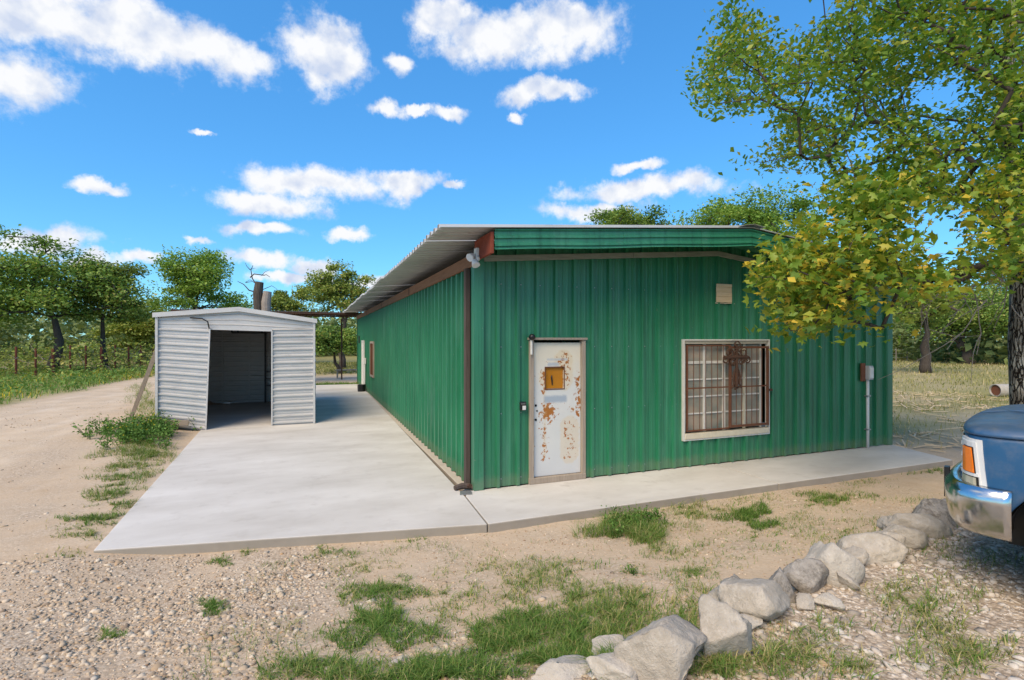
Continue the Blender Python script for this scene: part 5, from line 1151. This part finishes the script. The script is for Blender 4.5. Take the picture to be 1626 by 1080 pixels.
    for i in big:
        q = protos[int(np.clip(T[i]*10, 0, 9))]; link_copy(q, 'leaf', t, tuple(P[i] - base), (rng.uniform(-.5, .5), rng.uniform(-.5, .5), rng.uniform(0, 6.28)), (S[i],)*3)
    # bare grey twigs under the crown
    tw = MB()
    for i in range(16):
        s0 = dep(rng.uniform(1440, 1610), rng.uniform(440, 490), rng.uniform(7.6, 9.0)); pts = [s0]; dr_ = np.array([rng.uniform(-.9, .4), rng.uniform(-.4, .4), -.25])
        for k in range(6): dr_ = dr_ + rng.normal(0, .28, 3); pts.append(pts[-1] + dr_*.13)
        tw.tube(pts, list(np.linspace(.011, .004, 7)), 5)
        for k in (2, 4):
            q = [pts[k]]; d2 = dr_ + rng.normal(0, .6, 3)
            for z_ in range(4): d2 = d2 + rng.normal(0, .3, 3); q.append(q[-1] + d2*.11)
            tw.tube(q, list(np.linspace(.007, .003, 5)), 4)
    o = tw.build('dead_twigs', M['twig_grey'], t); in_place(o, base)
hero()

# ------------------------------------------------------------------ fence along the track
def fence():
    A = dep(-60, 598, 27.5); B = dep(262, 588, 40); A[2] = tz(A[0], A[1]); B[2] = tz(B[0], B[1]); A2 = A + (A - B)*.6
    f = tag(empty('wire_fence', tuple(A)), 'wire mesh fence on rusty red steel posts beside the dirt track', 'fence'); n_ = 21; D = (B - A2)
    A0 = np.array(f.location); pt = []
    for i in range(n_):
        q = A2 + D*i/(n_-1); q[2] = tz(q[0], q[1]); pt.append(q); h_ = 1.75 + rng.uniform(-.12, .15); thick = .085 if i % 3 == 0 else .06; b = q - A0
        MB().tube([(b[0], b[1], b[2] - .2), (b[0] + rng.normal(0, .03), b[1], b[2] + h_)], thick, 7).build('post', M['fence_rust'], f)
    for z in (.15, .35, .55, .75, .95, 1.15, 1.35, 1.5): MB().tube([tuple(q - A0 + [0, 0, z + rng.normal(0, .012)]) for q in pt], .006, 4).build('wire', M['rust_dark'], f)
    mb = MB(); N_ = 260
    for i in range(N_):
        q = A2 + D*i/(N_-1); z = tz(q[0], q[1]); b = q - A0; mb.bar((b[0], b[1], z - A0[2] + .1), (b[0], b[1], z - A0[2] + 1.48), .007, .007)
    o = mb.build('stay_wires', M['rust_dark'], f); o['kind'] = 'stuff'
    mb = MB()
    for i in range(46):                               # dead twigs caught on the wire
        q = A2 + D*rng.random() - A0; z = rng.uniform(.2, 1.5); p = [np.array([q[0], q[1] + .1, z])]; d_ = rng.normal(0, 1, 3); d_[2] *= .5
        for k in range(5): d_ = d_ + rng.normal(0, .5, 3); p.append(p[-1] + d_*.14)
        mb.tube(p, list(np.linspace(.022, .008, 6)), 4)
    o = mb.build('caught_twigs', M['twig_grey'], f); o['kind'] = 'stuff'
fence()
# far fence across the right field
def far_fence():
    A = dep(1405, 575, 52); B = dep(1640, 575, 60); A[2] = tz(A[0], A[1]); f = tag(empty('field_fence', tuple(A)), 'thin pale wire fence across the far side of the dry field', 'fence')
    for i in range(16):
        q = A + (B - A)*i/15; q[2] = tz(q[0], q[1]); b = q - A; MB().tube([(b[0], b[1], b[2] - .2), (b[0], b[1], b[2] + 1.3)], .05, 6).build('post', M['twig_grey'], f)
    for z in (.4, .8, 1.2): MB().tube([(0, 0, z), (B[0]-A[0], B[1]-A[1], z + tz(B[0], B[1]) - A[2])], .012, 4).build('wire', M['grey_light'], f)
far_fence()
# old tank end and brush litter in the field
tb = dep(1580, 612, 20); tb[2] = tz(tb[0], tb[1]) + .24; ax = np.array([.96, -.28, 0]); tk = tag(empty('steel_pipe', tuple(tb)), 'pale weathered pipe with rusty open end lying in the field', 'pipe')
MB().tube([(0, 0, 0), tuple(ax*.9), tuple(ax*2.2)], [.23, .22, .21], 18, False).build('barrel', M['tank_paint'], tk, smooth=True, solid=.03); MB().tube([tuple(ax*.06), tuple(ax*.09)], .205, 18).build('rusty_end', M['rust_box'], tk)
def litter():
    n = 900; q = scatter(5200, 9, 22, -.5, 14, lambda x, y: np.clip(1.2*fbm(x*.5 + 2, y*.5) + .12, 0, 1)); mb = MB()
    for p in q[:n]:
        a = rng.uniform(0, 6.28); L_ = rng.uniform(.15, .6); mb.bar((p[0], p[1], p[2] + .03), (p[0] + math.cos(a)*L_, p[1] + math.sin(a)*L_, p[2] + rng.uniform(.02, .12)), .03, .012)
    tag(mb.build('dry_litter', M['pale_board']), 'pale dry bark and leaf litter on the field', 'litter', kind='stuff')
litter()
# young tree stake and bench seen beyond the pad
bn = dep(553, 602, 30); bn[2] = tz(bn[0], bn[1]); b_ = tag(empty('plank_bench', tuple(bn)), 'small plank bench on the bare ground beyond the pad', 'bench'); MB().box(-.7, .7, -.16, .16, .42, .48).build('seat', M['weathered_wood'], b_)
for x in (-.6, .6): MB().box(x - .04, x + .04, -.14, .14, 0, .42).build('leg', M['weathered_wood'], b_)
